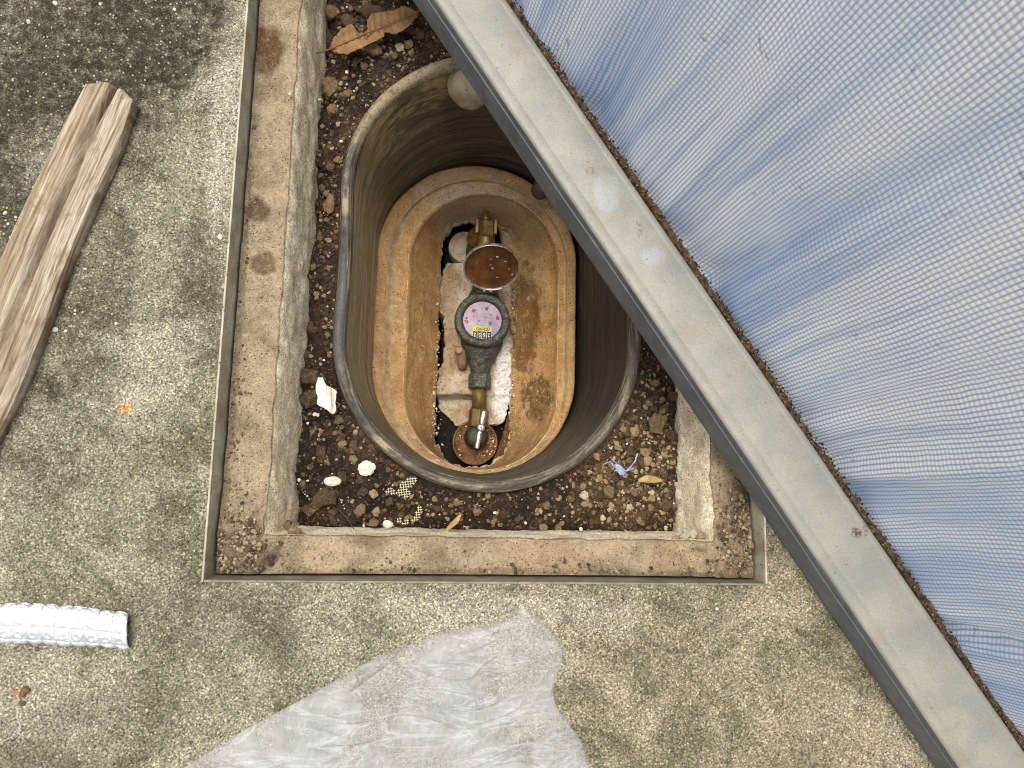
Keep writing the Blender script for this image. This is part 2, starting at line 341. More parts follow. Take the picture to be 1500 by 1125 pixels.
def m_metal(name, c1, c2, c3=None, rough=.4, metal=.8, scale=50, bump=.0008):
    g = G(name)
    c = g.ramp(g.noise(scale, 5, .65), (.35, c1), (.62, c2))
    if c3: c = g.mix(g.ramp(g.noise(scale*2.2, 5, .75, .5), (.54, 0), (.64, .8)), c, c3)
    r = g.ramp(g.noise(scale*2, 5), (.35, max(.05, rough-.15)), (.65, min(1, rough+.2)))
    return g.done(c, r, g.noise(scale*5, 5, .7), bump, .6, metal=metal, spec=.5)

# ------------------------------------------------------------------ object helpers
def link(name, me, mat=None, parent=None, label=None, cat=None, group=None, kind=None, smooth=False):
    o = bpy.data.objects.new(name, me); S.collection.objects.link(o)
    if me is not None:
        if mat is not None and len(me.materials) == 0: me.materials.append(mat)
        if smooth: me.shade_smooth()
    if parent is not None: o.parent = parent
    for k, v in (('label', label), ('category', cat), ('group', group), ('kind', kind)):
        if v: o[k] = v
    return o
def mesh(name, V, Fs, uv=None):
    me = bpy.data.meshes.new(name); me.from_pydata([tuple(map(float, v)) for v in V], [], [tuple(map(int, f)) for f in Fs])
    if uv is not None:
        l = me.uv_layers.new(name='UVMap'); idx = np.empty(len(me.loops), int); me.loops.foreach_get('vertex_index', idx)
        l.data.foreach_set('uv', np.asarray(uv, float)[idx].ravel())
    me.update(); return me
def joinm(parts):
    V = []; Fs = []; n = 0
    for v, f in parts:
        V.extend([tuple(x) for x in v]); Fs.extend([tuple(i+n for i in q) for q in f]); n += len(v)
    return V, Fs
def gridfaces(nr, nc, closed=False, flip=False):
    fs = []
    for i in range(nr-1):
        for j in range(nc if closed else nc-1):
            k = (j+1) % nc
            q = (i*nc+j, i*nc+k, (i+1)*nc+k, (i+1)*nc+j)
            fs.append(q[::-1] if flip else q)
    return fs
def frame_of(axis):
    z = Vector(axis).normalized(); x = z.orthogonal().normalized()
    return Matrix((x, z.cross(x), z)).transposed()
def lathe(profile, origin, axis=(0, 0, 1), n=48, xdir=None, cap=True):
    """profile [(r, h)] turned round an axis"""
    R = frame_of(axis)
    if xdir is not None:
        z = Vector(axis).normalized(); x = (Vector(xdir)-z*Vector(xdir).dot(z)).normalized(); R = Matrix((x, z.cross(x), z)).transposed()
    V = []
    for r, h in profile:
        for j in range(n):
            a = 2*math.pi*j/n; V.append(tuple(Vector(origin)+R @ Vector((r*math.cos(a), r*math.sin(a), h))))
    Fs = gridfaces(len(profile), n, True)
    if cap:
        Fs.append(tuple(range(n))[::-1]); Fs.append(tuple((len(profile)-1)*n+j for j in range(n)))
    return V, Fs
def tube(pts, rad, n=12, squash=1.0):
    V = []; pts = [Vector(p) for p in pts]
    up = Vector((0, 0, 1))
    for i, p in enumerate(pts):
        t = (pts[min(i+1, len(pts)-1)]-pts[max(i-1, 0)]).normalized()
        s = t.cross(up); s = s.normalized() if s.length > 1e-4 else Vector((1, 0, 0)); u = s.cross(t)
        r = rad[i] if hasattr(rad, '__len__') else rad
        for j in range(n):
            a = 2*math.pi*j/n; V.append(tuple(p+s*r*math.cos(a)+u*r*squash*math.sin(a)))
    Fs = gridfaces(len(pts), n, True); Fs.append(tuple(range(n))[::-1]); Fs.append(tuple((len(pts)-1)*n+j for j in range(n)))
    return V, Fs
def box(c, s, R=None):
    V = []
    for x in (-1, 1):
        for y in (-1, 1):
            for z in (-1, 1):
                v = Vector((x*s[0]/2, y*s[1]/2, z*s[2]/2)); v = R @ v if R is not None else v; V.append(tuple(Vector(c)+v))
    return V, [(0, 1, 3, 2), (4, 6, 7, 5), (0, 4, 5, 1), (2, 3, 7, 6), (0, 2, 6, 4), (1, 5, 7, 3)]
def bevel(o, w=.0006, seg=2):
    b = o.modifiers.new('bevel', 'BEVEL'); b.width = w; b.segments = seg; b.limit_method = 'ANGLE'; b.angle_limit = math.radians(35)
    return o
def interp(pts, t):
    ys = [p[1] for p in pts]; xs = [p[0] for p in pts]; return np.interp(t, ys, xs)
def rowsheet(L, R, nv, ns, zf, z0):
    """sheet bounded by two outlines given as photo pixels on the plane z0; zf adds relief"""
    y0 = max(L[0][1], R[0][1]); y1 = min(L[-1][1], R[-1][1])
    V = np.zeros((nv, ns, 3)); UV = np.zeros((nv, ns, 2))
    for i in range(nv):
        y = y0+(y1-y0)*i/(nv-1); a = interp(L, y); b = interp(R, y)
        for j in range(ns):
            s = j/(ns-1); V[i, j] = at(a+(b-a)*s, y, z0); UV[i, j] = (s, i/(nv-1))
    V[..., 2] += zf(V[..., 0], V[..., 1], UV[..., 0], UV[..., 1])
    return V.reshape(-1, 3), gridfaces(nv, ns, flip=True), UV.reshape(-1, 2)
def skirt(V, Fs, nv, ns, zb):
    V = np.asarray(V); rim = [j for j in range(ns)]+[i*ns+ns-1 for i in range(1, nv)]+[(nv-1)*ns+j for j in range(ns-2, -1, -1)]+[i*ns for i in range(nv-2, 0, -1)]
    base = V[rim].copy(); base[:, 2] = zb(base) if callable(zb) else zb
    n = len(V); V2 = np.vstack([V, base]); F2 = list(Fs); m = len(rim)
    for k in range(m):
        F2.append((rim[k], rim[(k+1) % m], n+(k+1) % m, n+k))
    F2.append(tuple(n+k for k in range(m))[::-1])
    return V2, F2
def ico(sub=1):
    bm = bmesh.new(); bmesh.ops.create_icosphere(bm, subdivisions=sub, radius=1)
    V = np.array([v.co[:] for v in bm.verts]); Fs = [[v.index for v in f.verts] for f in bm.faces]; bm.free(); return V, Fs
ICO1, ICO2, ICO3 = ico(1), ico(2), ico(3)
def rock(seed, base=ICO2, amp=.28, flat=.65, freq=1.3, cuts=9):
    V, Fs = base; rr_ = np.random.default_rng(seed+500); V = V.copy()
    for _ in range(cuts):
        nrm_ = rr_.normal(size=3); nrm_ /= np.linalg.norm(nrm_); lim = rr_.uniform(.55, .88); dd_ = V @ nrm_
        V = V-np.maximum(dd_-lim, 0)[:, None]*nrm_
    r = 1+amp*.6*fbm(V[:, 0]*freq*2+seed*3.1, V[:, 1]*freq*2, V[:, 2]*freq*2, 4, seed)
    V = V*r[:, None]*1.15; V[:, 2] *= flat; return V, Fs
def rock_round(seed, base=ICO2, amp=.28, flat=.65, freq=1.3):
    V, Fs = base; r = 1+amp*fbm(V[:, 0]*freq+seed*3.1, V[:, 1]*freq, V[:, 2]*freq, 3, seed)
    V = V*r[:, None]; V = np.clip(V, -1.15, 1.15); V[:, 2] *= flat; return V, Fs

# ------------------------------------------------------------------ setting: ground
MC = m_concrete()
FX0, FX1, FY0 = float(at(297, 851)[0]), float(at(1122, 856)[0]), float(at(297, 851)[1])
FY1 = FY0+.86
def ground_mesh():
    B = 60
    xs = [-B, -.9, FX0, FX1, 1.2, B]; ys = [-B, -.6, FY0, FY1, 1.2, B]
    V = [(x, y, 0) for y in ys for x in xs]; Fs = []
    for i in range(5):
        for j in range(5):
            if i == 2 and j == 2: continue
            Fs.append((i*6+j, i*6+j+1, (i+1)*6+j+1, (i+1)*6+j))
    return mesh('ground', V, Fs)
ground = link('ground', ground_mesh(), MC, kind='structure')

# ------------------------------------------------------------------ ledge round the pit
LZ = -.031
IX0 = float(at(402, 600, LZ)[0]); IX1 = float(at(1042, 700, LZ)[0]); IY0 = float(at(700, 787, LZ)[1]); IY1 = float(at(600, -110, LZ)[1])
STN = [((390, 75, LZ), (.022, .034), rgb(84, 56, 32), .9), ((375, 308, LZ), (.017, .019), rgb(80, 58, 36), .85), ((386, 384, LZ), (.015, .016), rgb(92, 68, 42), .85),
       ((340, 810, LZ), (.05, .035), rgb(86, 70, 52), .75), ((1085, 800, LZ), (.035, .09), rgb(112, 86, 56), .65), ((345, 500, LZ), (.008, .25), rgb(104, 84, 62), .55),
       ((800, 845, LZ), (.4, .010), rgb(96, 76, 56), .6), ((800, 815, LZ), (.06, .02), rgb(168, 138, 108), .4), ((1000, 815, LZ), (.05, .02), rgb(168, 140, 110), .3)]
ML = m_ledge('tan_mortar', rgb(160, 142, 116), rgb(120, 102, 80), STN)
MLF = m_ledge('rough_grey_mortar', rgb(242, 226, 196), rgb(196, 178, 144), (), .8)
EP = .004
def rect_pts(n):
    """unit-parameter walk round a rectangle, corner exact"""
    out = []
    for k in range(4):
        for i in range(n[k % 2]): out.append((k, i/n[k % 2]))
    return out
def rp(x0, y0, x1, y1, k, t):
    c = [(x0, y0), (x1, y0), (x1, y1), (x0, y1)]; a = c[k]; b = c[(k+1) % 4]
    return a[0]+(b[0]-a[0])*t, a[1]+(b[1]-a[1])*t
walk = rect_pts((260, 330))
def ledge_ring(f, z, infl=0.0):
    """f 0 at the outer steel, 1 at the inner edge"""
    P = []
    for k, t in walk:
        a = rp(FX0+EP, FY0+EP, FX1-EP, FY1-EP, k, t); b = rp(IX0+infl, IY0+infl*.1, IX1-infl, IY1-infl, k, t)
        P.append((a[0]+(b[0]-a[0])*f, a[1]+(b[1]-a[1])*f, z))
    return np.array(P)
def displace_ring(P, amp_h, amp_z, seed):
    n1 = fbm(P[:, 0]*45, P[:, 1]*45, P[:, 2]*60, 5, seed, .6); n2 = fbm(P[:, 0]*45+9, P[:, 1]*45, P[:, 2]*60, 5, seed+3, .6)
    n3 = fbm(P[:, 0]*30, P[:, 1]*30+7, P[:, 2]*30, 5, seed+5, .6)
    Q = P.copy(); Q[:, 0] += n1*amp_h; Q[:, 1] += n2*amp_h*.8; Q[:, 2] += n3*amp_z; return Q
rings = []
for f in list(np.linspace(0, .94, 19))+[.955, .965, .975, .985, .993, 1.0]:
    z = LZ-.0028*math.exp(-((f-.975)/.012)**2)
    z -= .003*f
    R_ = displace_ring(ledge_ring(f, z), .0013*min(1, f*3), .0016, 2)
    # crumbs banked up in the two near corners
    for (cx, cy, r, hgt) in ((FX0+.03, FY0+.03, .045, .012), (FX1-.03, FY0+.03, .05, .012)):
        d = np.hypot(R_[:, 0]-cx, R_[:, 1]-cy); R_[:, 2] += hgt*np.exp(-(d/r)**2)*(1+.5*fbm(R_[:, 0]*90, R_[:, 1]*90, 0, 3, 9))
    rings.append(R_)
link('concrete_ledge', mesh('ledge', np.vstack(rings), gridfaces(len(rings), len(walk), True)), ML, kind='structure', smooth=True)
faces = [rings[-1]]
for i in range(1, 22):
    f = i/21; z = LZ-.003-.105*f
    faces.append(displace_ring(ledge_ring(1, z, infl=.014*f**.6), .0013+.0008*f, .0010, 2))
link('ledge_wall', mesh('ledge_wall', np.vstack(faces), gridfaces(len(faces), len(walk), True)), MLF, kind='structure', smooth=True)

# steel angle lining the mouth of the pit
MF = m_simple('weathered_steel_edge', rgb(150, 144, 124), rgb(112, 104, 84), 40, .7, .0008, .1, speckd=(rgb(60, 48, 34), .12))
MFG = m_simple('algae_stained_steel', rgb(196, 190, 172), rgb(150, 138, 112), 30, .8, .0008, 0, speckd=(rgb(50, 42, 30), .15))
fr = link('pit_frame', None, label='thin steel edging lining the square mouth of the meter pit in the concrete', cat='steel frame')
fr.location = (0, 0, 0)
T = .0022
for (c, s, m_) in (((FX0+T/2-.001, (FY0+FY1)/2, -.0245), (T, FY1-FY0+.002, .053), MFG), ((FX1-T/2+.001, (FY0+FY1)/2, -.0245), (T, FY1-FY0+.002, .053), MFG),
               (((FX0+FX1)/2, FY0+T/2-.001, -.0250), (FX1-FX0-2*T+.0015, T, .053), MF), (((FX0+FX1)/2, FY1-T/2+.001, -.0250), (FX1-FX0-2*T+.0015, T, .053), MF)):
    o = link('side_strip', mesh('strip', *box(c, s)), m_, fr); bevel(o, .0005)

# ------------------------------------------------------------------ tub outline
def ext(L, R_, Tp, B, z, ym=480, xm=700):
    l = at(L, ym, z)[0]; r = at(R_, ym, z)[0]; t = at(xm, Tp, z)[1]; b = at(xm, B, z)[1]
    return (l+r)/2, (t+b)/2, (r-l)/2, (t-b)/2
def stad(cx, cy, hw, hh, z, n=160, rr=None):
    """stadium ring starting at the right-hand middle"""
    r = min(hw, hh) if rr is None else rr
    segs = []; N = n//4
    for q, (sx, sy) in enumerate(((1, 1), (-1, 1), (-1, -1), (1, -1))):
        for j in range(N):
            a = math.pi/2*(q+j/N); segs.append((cx+sx*(hw-r)+r*math.cos(a), cy+sy*(hh-r)+r*math.sin(a), z))
    # re-spread points along straight flanks
    P = np.array(segs+[segs[0]]); d = np.r_[0, np.cumsum(np.linalg.norm(np.diff(P, axis=0), axis=1))]
    t = np.linspace(0, d[-1], n, endpoint=False)
    return np.stack([np.interp(t, d, P[:, k]) for k in range(3)], 1)
RZ = -.09
TC = ext(488, 939, 76, 722, RZ, 480, 712)
tcx, tcy, thw, thh = TC
N = 240
def loft(rs, uv_v=None):
    n = len(rs[0]); V = []; UV = []
    for i, r in enumerate(rs):
        d = np.r_[0, np.cumsum(np.linalg.norm(np.diff(np.vstack([r, r[:1]]), axis=0), axis=1))][:-1]
        u = np.abs(d-d[-1]/2)*1.0      # mirrored so the seam does not show
        V.append(r); UV.append(np.stack([u, np.full(n, r[:, 2].mean()+(.3*i*.001))], 1))
    return np.vstack(V), gridfaces(len(rs), n, True), np.vstack(UV)
tub = link('meter_tub', None, label='deep black plastic oval tub sunk in the soil, mud smeared on its inner wall', cat='meter box')
rprof = [(-.0160, -.010), (-.0152, -.003), (-.0125, .0006), (-.0075, .0018), (-.0030, .0010), (-.0004, -.002), (.0003, -.007), (-.001, -.013), (-.004, -.03)]
rs = []
for dx, dz in rprof:
    r = stad(tcx, tcy, thw+dx, thh+dx, RZ+dz, N)
    nn = fbm(r[:, 0]*25, r[:, 1]*25, 0, 4, 5); r[:, 2] += .0007*nn
    # slight dents along the lip
    r[:, 0] += .0012*fbm(r[:, 0]*8, r[:, 1]*8, 0, 2, 15); rs.append(r)
v, f, uv = loft(rs); link('rim', mesh('rim', v, f, uv), m_rim(), tub, smooth=True)
MT = m_tub()
rs = []
for i in range(60):
    q = i/59; z = RZ-.006-.30*q; dr = -.0152-.0085*q
    rip = .0012*math.sin(q*60)*(1 if .35 < q < .95 else .2)+(.0022 if abs(q-.62) < .01 or abs(q-.80) < .012 else 0)
    r = stad(tcx, tcy, thw+dr+rip, thh+dr+rip, z, N); nn = fbm(r[:, 0]*12, r[:, 1]*12, z*30, 3, 8); c_ = np.array([tcx, tcy])
    dd = (r[:, :2]-c_); dd /= np.linalg.norm(dd, axis=1)[:, None]; r[:, :2] += dd*(nn*.0012)[:, None]; rs.append(r)
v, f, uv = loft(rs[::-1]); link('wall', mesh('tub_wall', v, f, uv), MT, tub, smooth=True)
# two moulded plastic bosses on the wall
MB = m_simple('dusty_translucent_plastic', rgb(178, 164, 138), rgb(128, 108, 76), 34, .4, .0005, speckd=(rgb(90, 74, 50), .1))
MB2 = m_simple('muddy_plastic', rgb(92, 80, 56), rgb(70, 62, 46), 30, .6, .0005)
def boss(px, py, z, r, ln, axis):
    c = at(px, py, z); pr = [(r*1.12, -ln), (r*1.12, -.25*ln), (r, -.2*ln), (r*.98, .6*ln)]+[(r*.98*math.cos(a), .6*ln+r*.35*math.sin(a)) for a in (.3, .6, .9, 1.2, 1.45)]
    return lathe(pr, c, axis, 32)
link('moulded_boss', mesh('boss', *boss(688, 128, -.115, .026, .022, (.12, -.75, .62))), MB, tub, smooth=True)
link('moulded_boss', mesh('boss', *boss(792, 278, -.29, .014, .012, (-.45, -.7, .35))), MB2, tub, smooth=True)

# dark earth under everything
link('pit_bottom', mesh('pit_bottom', *box((tcx, tcy, -.60), (.6, .8, .02))), m_simple('wet_black_earth', rgb(14, 11, 9), rgb(26, 20, 15), 60, .8, .002), kind='structure')

# ------------------------------------------------------------------ soil between tub and ledge
def in_tub(x, y, grow=0.0):
    hw, hh = thw+grow, thh+grow; r = hw
    dx = np.abs(x-tcx); dy = np.maximum(np.abs(y-tcy)-(hh-r), 0); return np.hypot(dx, dy)-r    # signed distance
def soil_h(x, y):
    edge = np.minimum.reduce([x-IX0, IX1-x, y-IY0, IY1-y])
    h = -.106+.010*fbm(x*16, y*16, 0, 3, 21)+.0038*fbm(x*75, y*75, 0, 3, 31)+.0018*np.abs(fbm(x*260, y*260, 0, 3, 41))
    h = h-.022*np.exp(-np.maximum(edge, 0)/.016)-.010*np.exp(-np.maximum(x-IX0, 0)/.05)
    d = in_tub(x, y); w = np.exp(-np.maximum(d, 0)/.02)
    return h*(1-w)+(-.1035+.0025*fbm(x*60, y*60, 0, 3, 51))*w
st_ = .00195
gx = np.arange(IX0-.014, IX1+.014, st_); gy = np.arange(IY0-.014, IY1+.014, st_)
XX, YY = np.meshgrid(gx, gy); HH = soil_h(XX, YY)
V = np.stack([XX, YY, HH], -1).reshape(-1, 3); ny, nx = XX.shape
ins = (in_tub(XX, YY) < -.006)
ii, jj = np.meshgrid(np.arange(ny-1), np.arange(nx-1), indexing='ij'); ok = ~(ins[:-1, :-1] & ins[1:, :-1] & ins[:-1, 1:] & ins[1:, 1:])
a = (ii*nx+jj)[ok]; Fq = np.stack([a, a+1, a+nx+1, a+nx], 1)
used = np.unique(Fq); remap = -np.ones(len(V), int); remap[used] = np.arange(len(used))
MS = m_soil()
soil = link('soil', mesh('soil', V[used], remap[Fq]), MS, kind='structure', smooth=True)

def pebble_field(n, rlo, rhi, pick, hfun, seed, power=2.5, base=ICO1, sink=.3):
    r_ = np.random.default_rng(seed); V = []; Fs = []; n0 = 0; k = 0
    shapes = [rock(s, base, .3, .7) for s in range(12)]
    while k < n:
        x, y = pick(r_)
        if x is None: continue
        r = rlo+(rhi-rlo)*r_.random()**power; v, f = shapes[r_.integers(12)]
        a = r_.random()*6.28; ca, sa = math.cos(a), math.sin(a); sc = np.array([r*(.8+.5*r_.random()), r*(.7+.4*r_.random()), r])
        w = v*sc; w = np.stack([w[:, 0]*ca-w[:, 1]*sa, w[:, 0]*sa+w[:, 1]*ca, w[:, 2]], 1)
        w = w+np.array([x, y, float(hfun(x, y))+r*.7*(1-2*sink)+0])
        V.append(w); Fs.append(np.asarray(f)+n0); n0 += len(w); k += 1
    return mesh('grit', np.vstack(V), np.vstack(Fs))
def pick_soil(r_, bias=None):
    x = IX0+.004+r_.random()*(IX1-IX0-.008); y = IY0+.003+r_.random()*(IY1-IY0-.006)
    if in_tub(x, y) < .003: return None, None
    return x, y
def m_grit(name, cols, rnd=True):
    """each grain its own colour, from an island random"""
    g = G(name); gm = g.n('ShaderNodeNewGeometry'); n_ = len(cols)
    c = g.ramp(gm.outputs['Random Per Island'], *[(i/n_, c_) for i, c_ in enumerate(cols)], interp='CONSTANT')
    c = g.mix(.5, c, g.ramp(g.noise(260, 5, .7), (.3, .6), (.7, 1.4)), 'MULTIPLY')
    return g.done(c, .85, g.noise(500, 4, .7), .0008, .7, spec=.25)
MG1 = m_grit('soil_crumbs', [rgb(50, 36, 25), rgb(72, 54, 38), rgb(96, 76, 54), rgb(60, 44, 31), rgb(112, 92, 66), rgb(42, 31, 23), rgb(84, 64, 44), rgb(66, 50, 36), rgb(128, 108, 80), rgb(54, 40, 28), rgb(78, 60, 42), rgb(150, 130, 100), rgb(60, 46, 34)])
link('crumbs', pebble_field(11000, .0007, .0036, pick_soil, soil_h, 3), MG1, soil, kind='stuff')
MG2 = m_grit('white_grit', [rgb(190, 182, 168), rgb(214, 210, 204), rgb(160, 148, 126), rgb(180, 168, 148)])
link('pale_grit', pebble_field(430, .0007, .0018, pick_soil, lambda x, y: soil_h(x, y)+.001, 5), MG2, soil, kind='stuff')
def pick_right(r_):
    p = at(950+r_.normal()*60, 690+r_.normal()*55, -.105); x, y = p[0], p[1]
    if in_tub(x, y) < .004 or x > IX1-.006 or y < IY0+.004: return None, None
    return x, y
MG3 = m_grit('tan_gravel', [rgb(140, 116, 84), rgb(168, 146, 112), rgb(120, 98, 70), rgb(184, 166, 138), rgb(100, 80, 56), rgb(152, 128, 94)])
link('tan_gravel', pebble_field(420, .0010, .0042, pick_right, soil_h, 6), MG3, soil, kind='stuff')

# stones and clods big enough to pick out
MST = [m_simple('clod_'+str(i), a_, b_, 2.2, .9, .0025, speckd=(rgb(40, 30, 20), .2), speckl=(rgb(190, 172, 136), .10), sscale=7, spec=.2, rnd=.25) for i, (a_, b_) in enumerate(
    ((rgb(96, 78, 56), rgb(134, 114, 82)), (rgb(66, 52, 38), rgb(96, 78, 58)), (rgb(128, 108, 78), rgb(164, 144, 110)), (rgb(178, 166, 142), rgb(204, 192, 168))))]
for i, n_ in enumerate(('sandy_clod', 'dark_clod', 'tan_stone', 'cream_stone')): MST[i].name = n_
stones = [[None]*6 for _ in range(4)]
for ci in range(4):
    for s in range(6):
        me = mesh('stone', *rock(20+s+7*ci, ICO3, .34, .85, 1.5, 7)); me.materials.append(MST[ci]); me.shade_smooth(); stones[ci][s] = me
def stone(px, py, rpx, ci=0, ry=None, rot=None, z=-.105, par=soil, hf=soil_h):
    p = at(px, py, z); r = rpx*(CAM_H-z)/1000; o = bpy.data.objects.new('stone', stones[ci][random.randrange(6)]); S.collection.objects.link(o)
    ry_ = (ry or rpx*random.uniform(.75, 1.05))*(CAM_H-z)/1000
    o.scale = (r, ry_, min(r, ry_)*.8); o.rotation_euler = (random.uniform(-.2, .2), random.uniform(-.2, .2), rot if rot is not None else random.uniform(0, 6.28))
    o.location = (p[0], p[1], float(hf(p[0], p[1]))+min(r, ry_)*.38); o.parent = par; return o
for t in ((474, 41, 15, 1, 13), (483, 125, 13, 0, 19, .5), (549, 77, 14, 0, 9), (521, 88, 8, 0), (586, 67, 7, 3), (598, 61, 7, 2), (603, 72, 6, 2), (577, 83, 6, 0),
          (481, 9, 12, 0), (468, 4, 8, 1), (508, 26, 11, 1), (545, 14, 26, 1, 9), (600, 43, 8, 1), (615, 53, 8, 1), (534, 97, 6, 0), (507, 138, 6, 0), (485, 159, 9, 0),
          (453, 319, 8, 0), (483, 298, 8, 0, 14), (470, 270, 6, 0), (511, 134, 5, 0), (462, 230, 8, 1), (456, 265, 8, 1), (466, 345, 6, 0), (480, 350, 5, 2), (455, 200, 9, 1),
          (451, 553, 14, 1), (451, 582, 15, 1), (470, 663, 10, 1), (474, 731, 16, 1, 14, .3), (451, 748, 9, 1), (528, 746, 9, 0), (531, 720, 8, 1), (455, 480, 8, 1), (447, 520, 8, 1), (500, 640, 7, 1),
          (946, 662, 7, 2), (948, 674, 7, 2), (922, 675, 6, 0), (892, 721, 9, 0), (857, 725, 7, 3), (896, 741, 5, 2), (925, 743, 5, 3), (962, 622, 13, 0, 17), (927, 633, 7, 2), (912, 629, 6, 2),
          (874, 670, 6, 2), (837, 731, 6, 0), (859, 740, 5, 2), (970, 690, 8, 0), (975, 740, 10, 1), (985, 640, 9, 1), (905, 700, 6, 1), (930, 720, 7, 0), (880, 700, 5, 2), (905, 655, 5, 2),
          (925, 783, 8, 3), (640, 745, 6, 1), (700, 750, 6, 0), (760, 760, 7, 1), (800, 740, 6, 0), (570, 735, 6, 1), (820, 775, 6, 0), (500, 700, 8, 1), (488, 765, 8, 1), (610, 780, 6, 0), (985, 580, 8, 1), (960, 560, 7, 0), (975, 600, 7, 1),
          (495, 615, 7, 0), (478, 620, 6, 1), (515, 660, 6, 0), (955, 730, 6, 2), (940, 765, 6, 0), (870, 765, 6, 1)):
    stone(*t)
k = 0
while k < 150:
    px, py = random.uniform(440, 1000), random.uniform(0, 785); p = at(px, py, -.105)
    if in_tub(p[0], p[1]) < .008 or p[0] < IX0+.006 or p[0] > IX1-.006 or p[1] < IY0+.005 or p[1] > IY1-.004: continue
    stone(px, py, random.choice((4, 4, 5, 5, 6, 7)), random.choice((0, 0, 1, 1, 1, 2))); k += 1

# crumbs on the ledge and its corners
ledge_h = lambda x, y: LZ-.001
def pick_ledge(r_):
    q = r_.random()
    if q < .42: px, py = 340+r_.normal()*30, 800+r_.normal()*28
    elif q < .75: px, py = 1085+r_.normal()*20, 790+r_.normal()*45
    elif q < .88: px, py = 330+abs(r_.normal())*18, r_.random()*850
    else: px, py = 300+r_.random()*820, 846-abs(r_.normal())*12
    p = at(px, py, LZ); x, y = p[0], p[1]
    if x < FX0+.006 or x > FX1-.006 or y < FY0+.006 or (x > IX0-.004 and x < IX1+.004 and y > IY0-.003): return None, None
    return x, y
def ledge_top(x, y):
    h = LZ
    for (cx, cy, r, hg) in ((FX0+.03, FY0+.03, .045, .012), (FX1-.03, FY0+.03, .05, .012)): h += hg*math.exp(-((x-cx)**2+(y-cy)**2)/r**2)
    return h
ledgeo = bpy.data.objects['concrete_ledge']
link('ledge_crumbs', pebble_field(2600, .0005, .0026, pick_ledge, ledge_top, 8), m_grit('ledge_crumb', [rgb(112, 98, 78), rgb(84, 70, 54), rgb(138, 122, 98), rgb(96, 80, 62), rgb(164, 148, 120), rgb(66, 54, 42), rgb(146, 128, 102)]), ledgeo, kind='stuff')
# broken lumps of mortar where the bottom ledge meets the right wall
for px, py, r, c_ in ((1003, 783, 8, 3), (1016, 781, 7, 3), (1027, 786, 7, 2), (990, 789, 5, 2), (432, 778, 8, 0), (422, 770, 7, 0), (441, 784, 5, 0)):
    stone(px, py, r, c_, z=LZ-.006, par=ledgeo, hf=lambda x, y: LZ-.008)
# loose grains and white chips on the slab
def pick_slab(r_):
    px, py = r_.random()*1560-30, r_.random()*1190-30
    p = at(px, py, 0)
    if FX0-.004 < p[0] < FX1+.004 and p[1] > FY0-.004: return None, None
    return p[0], p[1]
link('sand_grains', pebble_field(2600, .0003, .0010, pick_slab, lambda x, y: 0.0, 12, power=2.2, sink=.42), m_grit('loose_sand', [rgb(110, 100, 78), rgb(140, 130, 106), rgb(74, 66, 48), rgb(160, 150, 126), rgb(100, 90, 68), rgb(140, 128, 102), rgb(60, 54, 40)]), ground, kind='stuff')
MCH = m_simple('white_chip', rgb(178, 170, 154), rgb(214, 208, 196), 200, .8, .0003)
chipm = []
for s in range(4):
    me = mesh('chip', *rock(70+s, ICO2, .3, .45)); me.materials.append(MCH); me.shade_smooth(); chipm.append(me)
def chip(px, py, r, z=0.0, par=ground):
    p = at(px, py, z); o = bpy.data.objects.new('white_chip', chipm[random.randrange(4)]); S.collection.objects.link(o); q = r*(CAM_H-z)/1000
    o.scale = (q, q*random.uniform(.7, 1), q*.8); o.rotation_euler = (0, 0, random.uniform(0, 6)); o.location = (p[0], p[1], z+q*.15); o.parent = par
for t in ((81, 5, 4), (42, 32, 4), (147, 6, 2.5), (256, 14, 3), (323, 347, 4.5), (121, 367, 3), (125, 394, 3), (105, 429, 2), (110, 455, 2.5), (110, 460, 2), (81, 483, 4), (96, 485, 2.5), (48, 420, 3),
          (12, 380, 4), (8, 312, 3), (16, 348, 2.5), (12, 328, 2), (23, 318, 2), (170, 474, 2.5), (50, 275, 3), (590, 878, 2), (1050, 892, 3), (624, 873, 1.5), (1147, 908, 2), (215, 1040, 2)): chip(*t)
for t in ((461, 607, 3), (466, 608, 3), (451, 620, 2), (438, 703, 2.5), (451, 704, 2.5), (725, 751, 2.5), (770, 766, 2.5), (851, 775, 3), (500, 207, 3), (468, 146, 3), (457, 143, 2.5), (508, 106, 3), (533, 770, 2), (466, 65, 2)): chip(*t, z=-.1, par=soil)
for t in ((425, 138, 3.5), (340, 760, 3), (337, 820, 2.5)): chip(*t, z=LZ+.002, par=ledgeo)

# ------------------------------------------------------------------ inner box
BZ = -.35
MBX = m_box()
bx = link('inner_box', None, label='mud coated tan oval foam box with stepped flange, set down inside the black tub', cat='inner box')
def bring(L, R_, Tp, B, z, rr=None, n=N): c = ext(L, R_, Tp, B, z); return stad(*c, z, n, rr)
prof = [(545, 843, 243, 702, BZ-.10), (545, 843, 243, 702, BZ-.004), (546, 842, 244, 701, BZ-.001), (548, 840, 246, 700, BZ), (556, 835, 254, 697, BZ), (563, 831, 261, 695, BZ-.0003),
        (565, 830, 263, 694, BZ+.0012), (567, 828.5, 265, 693.5, BZ-.009), (574, 826, 269, 693, BZ-.0100), (590, 820, 279, 690, BZ-.0105), (594, 817.5, 282, 689, BZ-.0100), (598, 815, 285, 688, BZ-.014)]
nW = 26
for i in range(1, nW+1):
    q = i/nW; e = q
    z = BZ-.014-.092*(.35*q**.55+.65*q**1.3)
    prof.append((598+(642-598)*e, 815+(750-815)*e, 284+(322-284)*e, 688-3*e, z))
rs = []
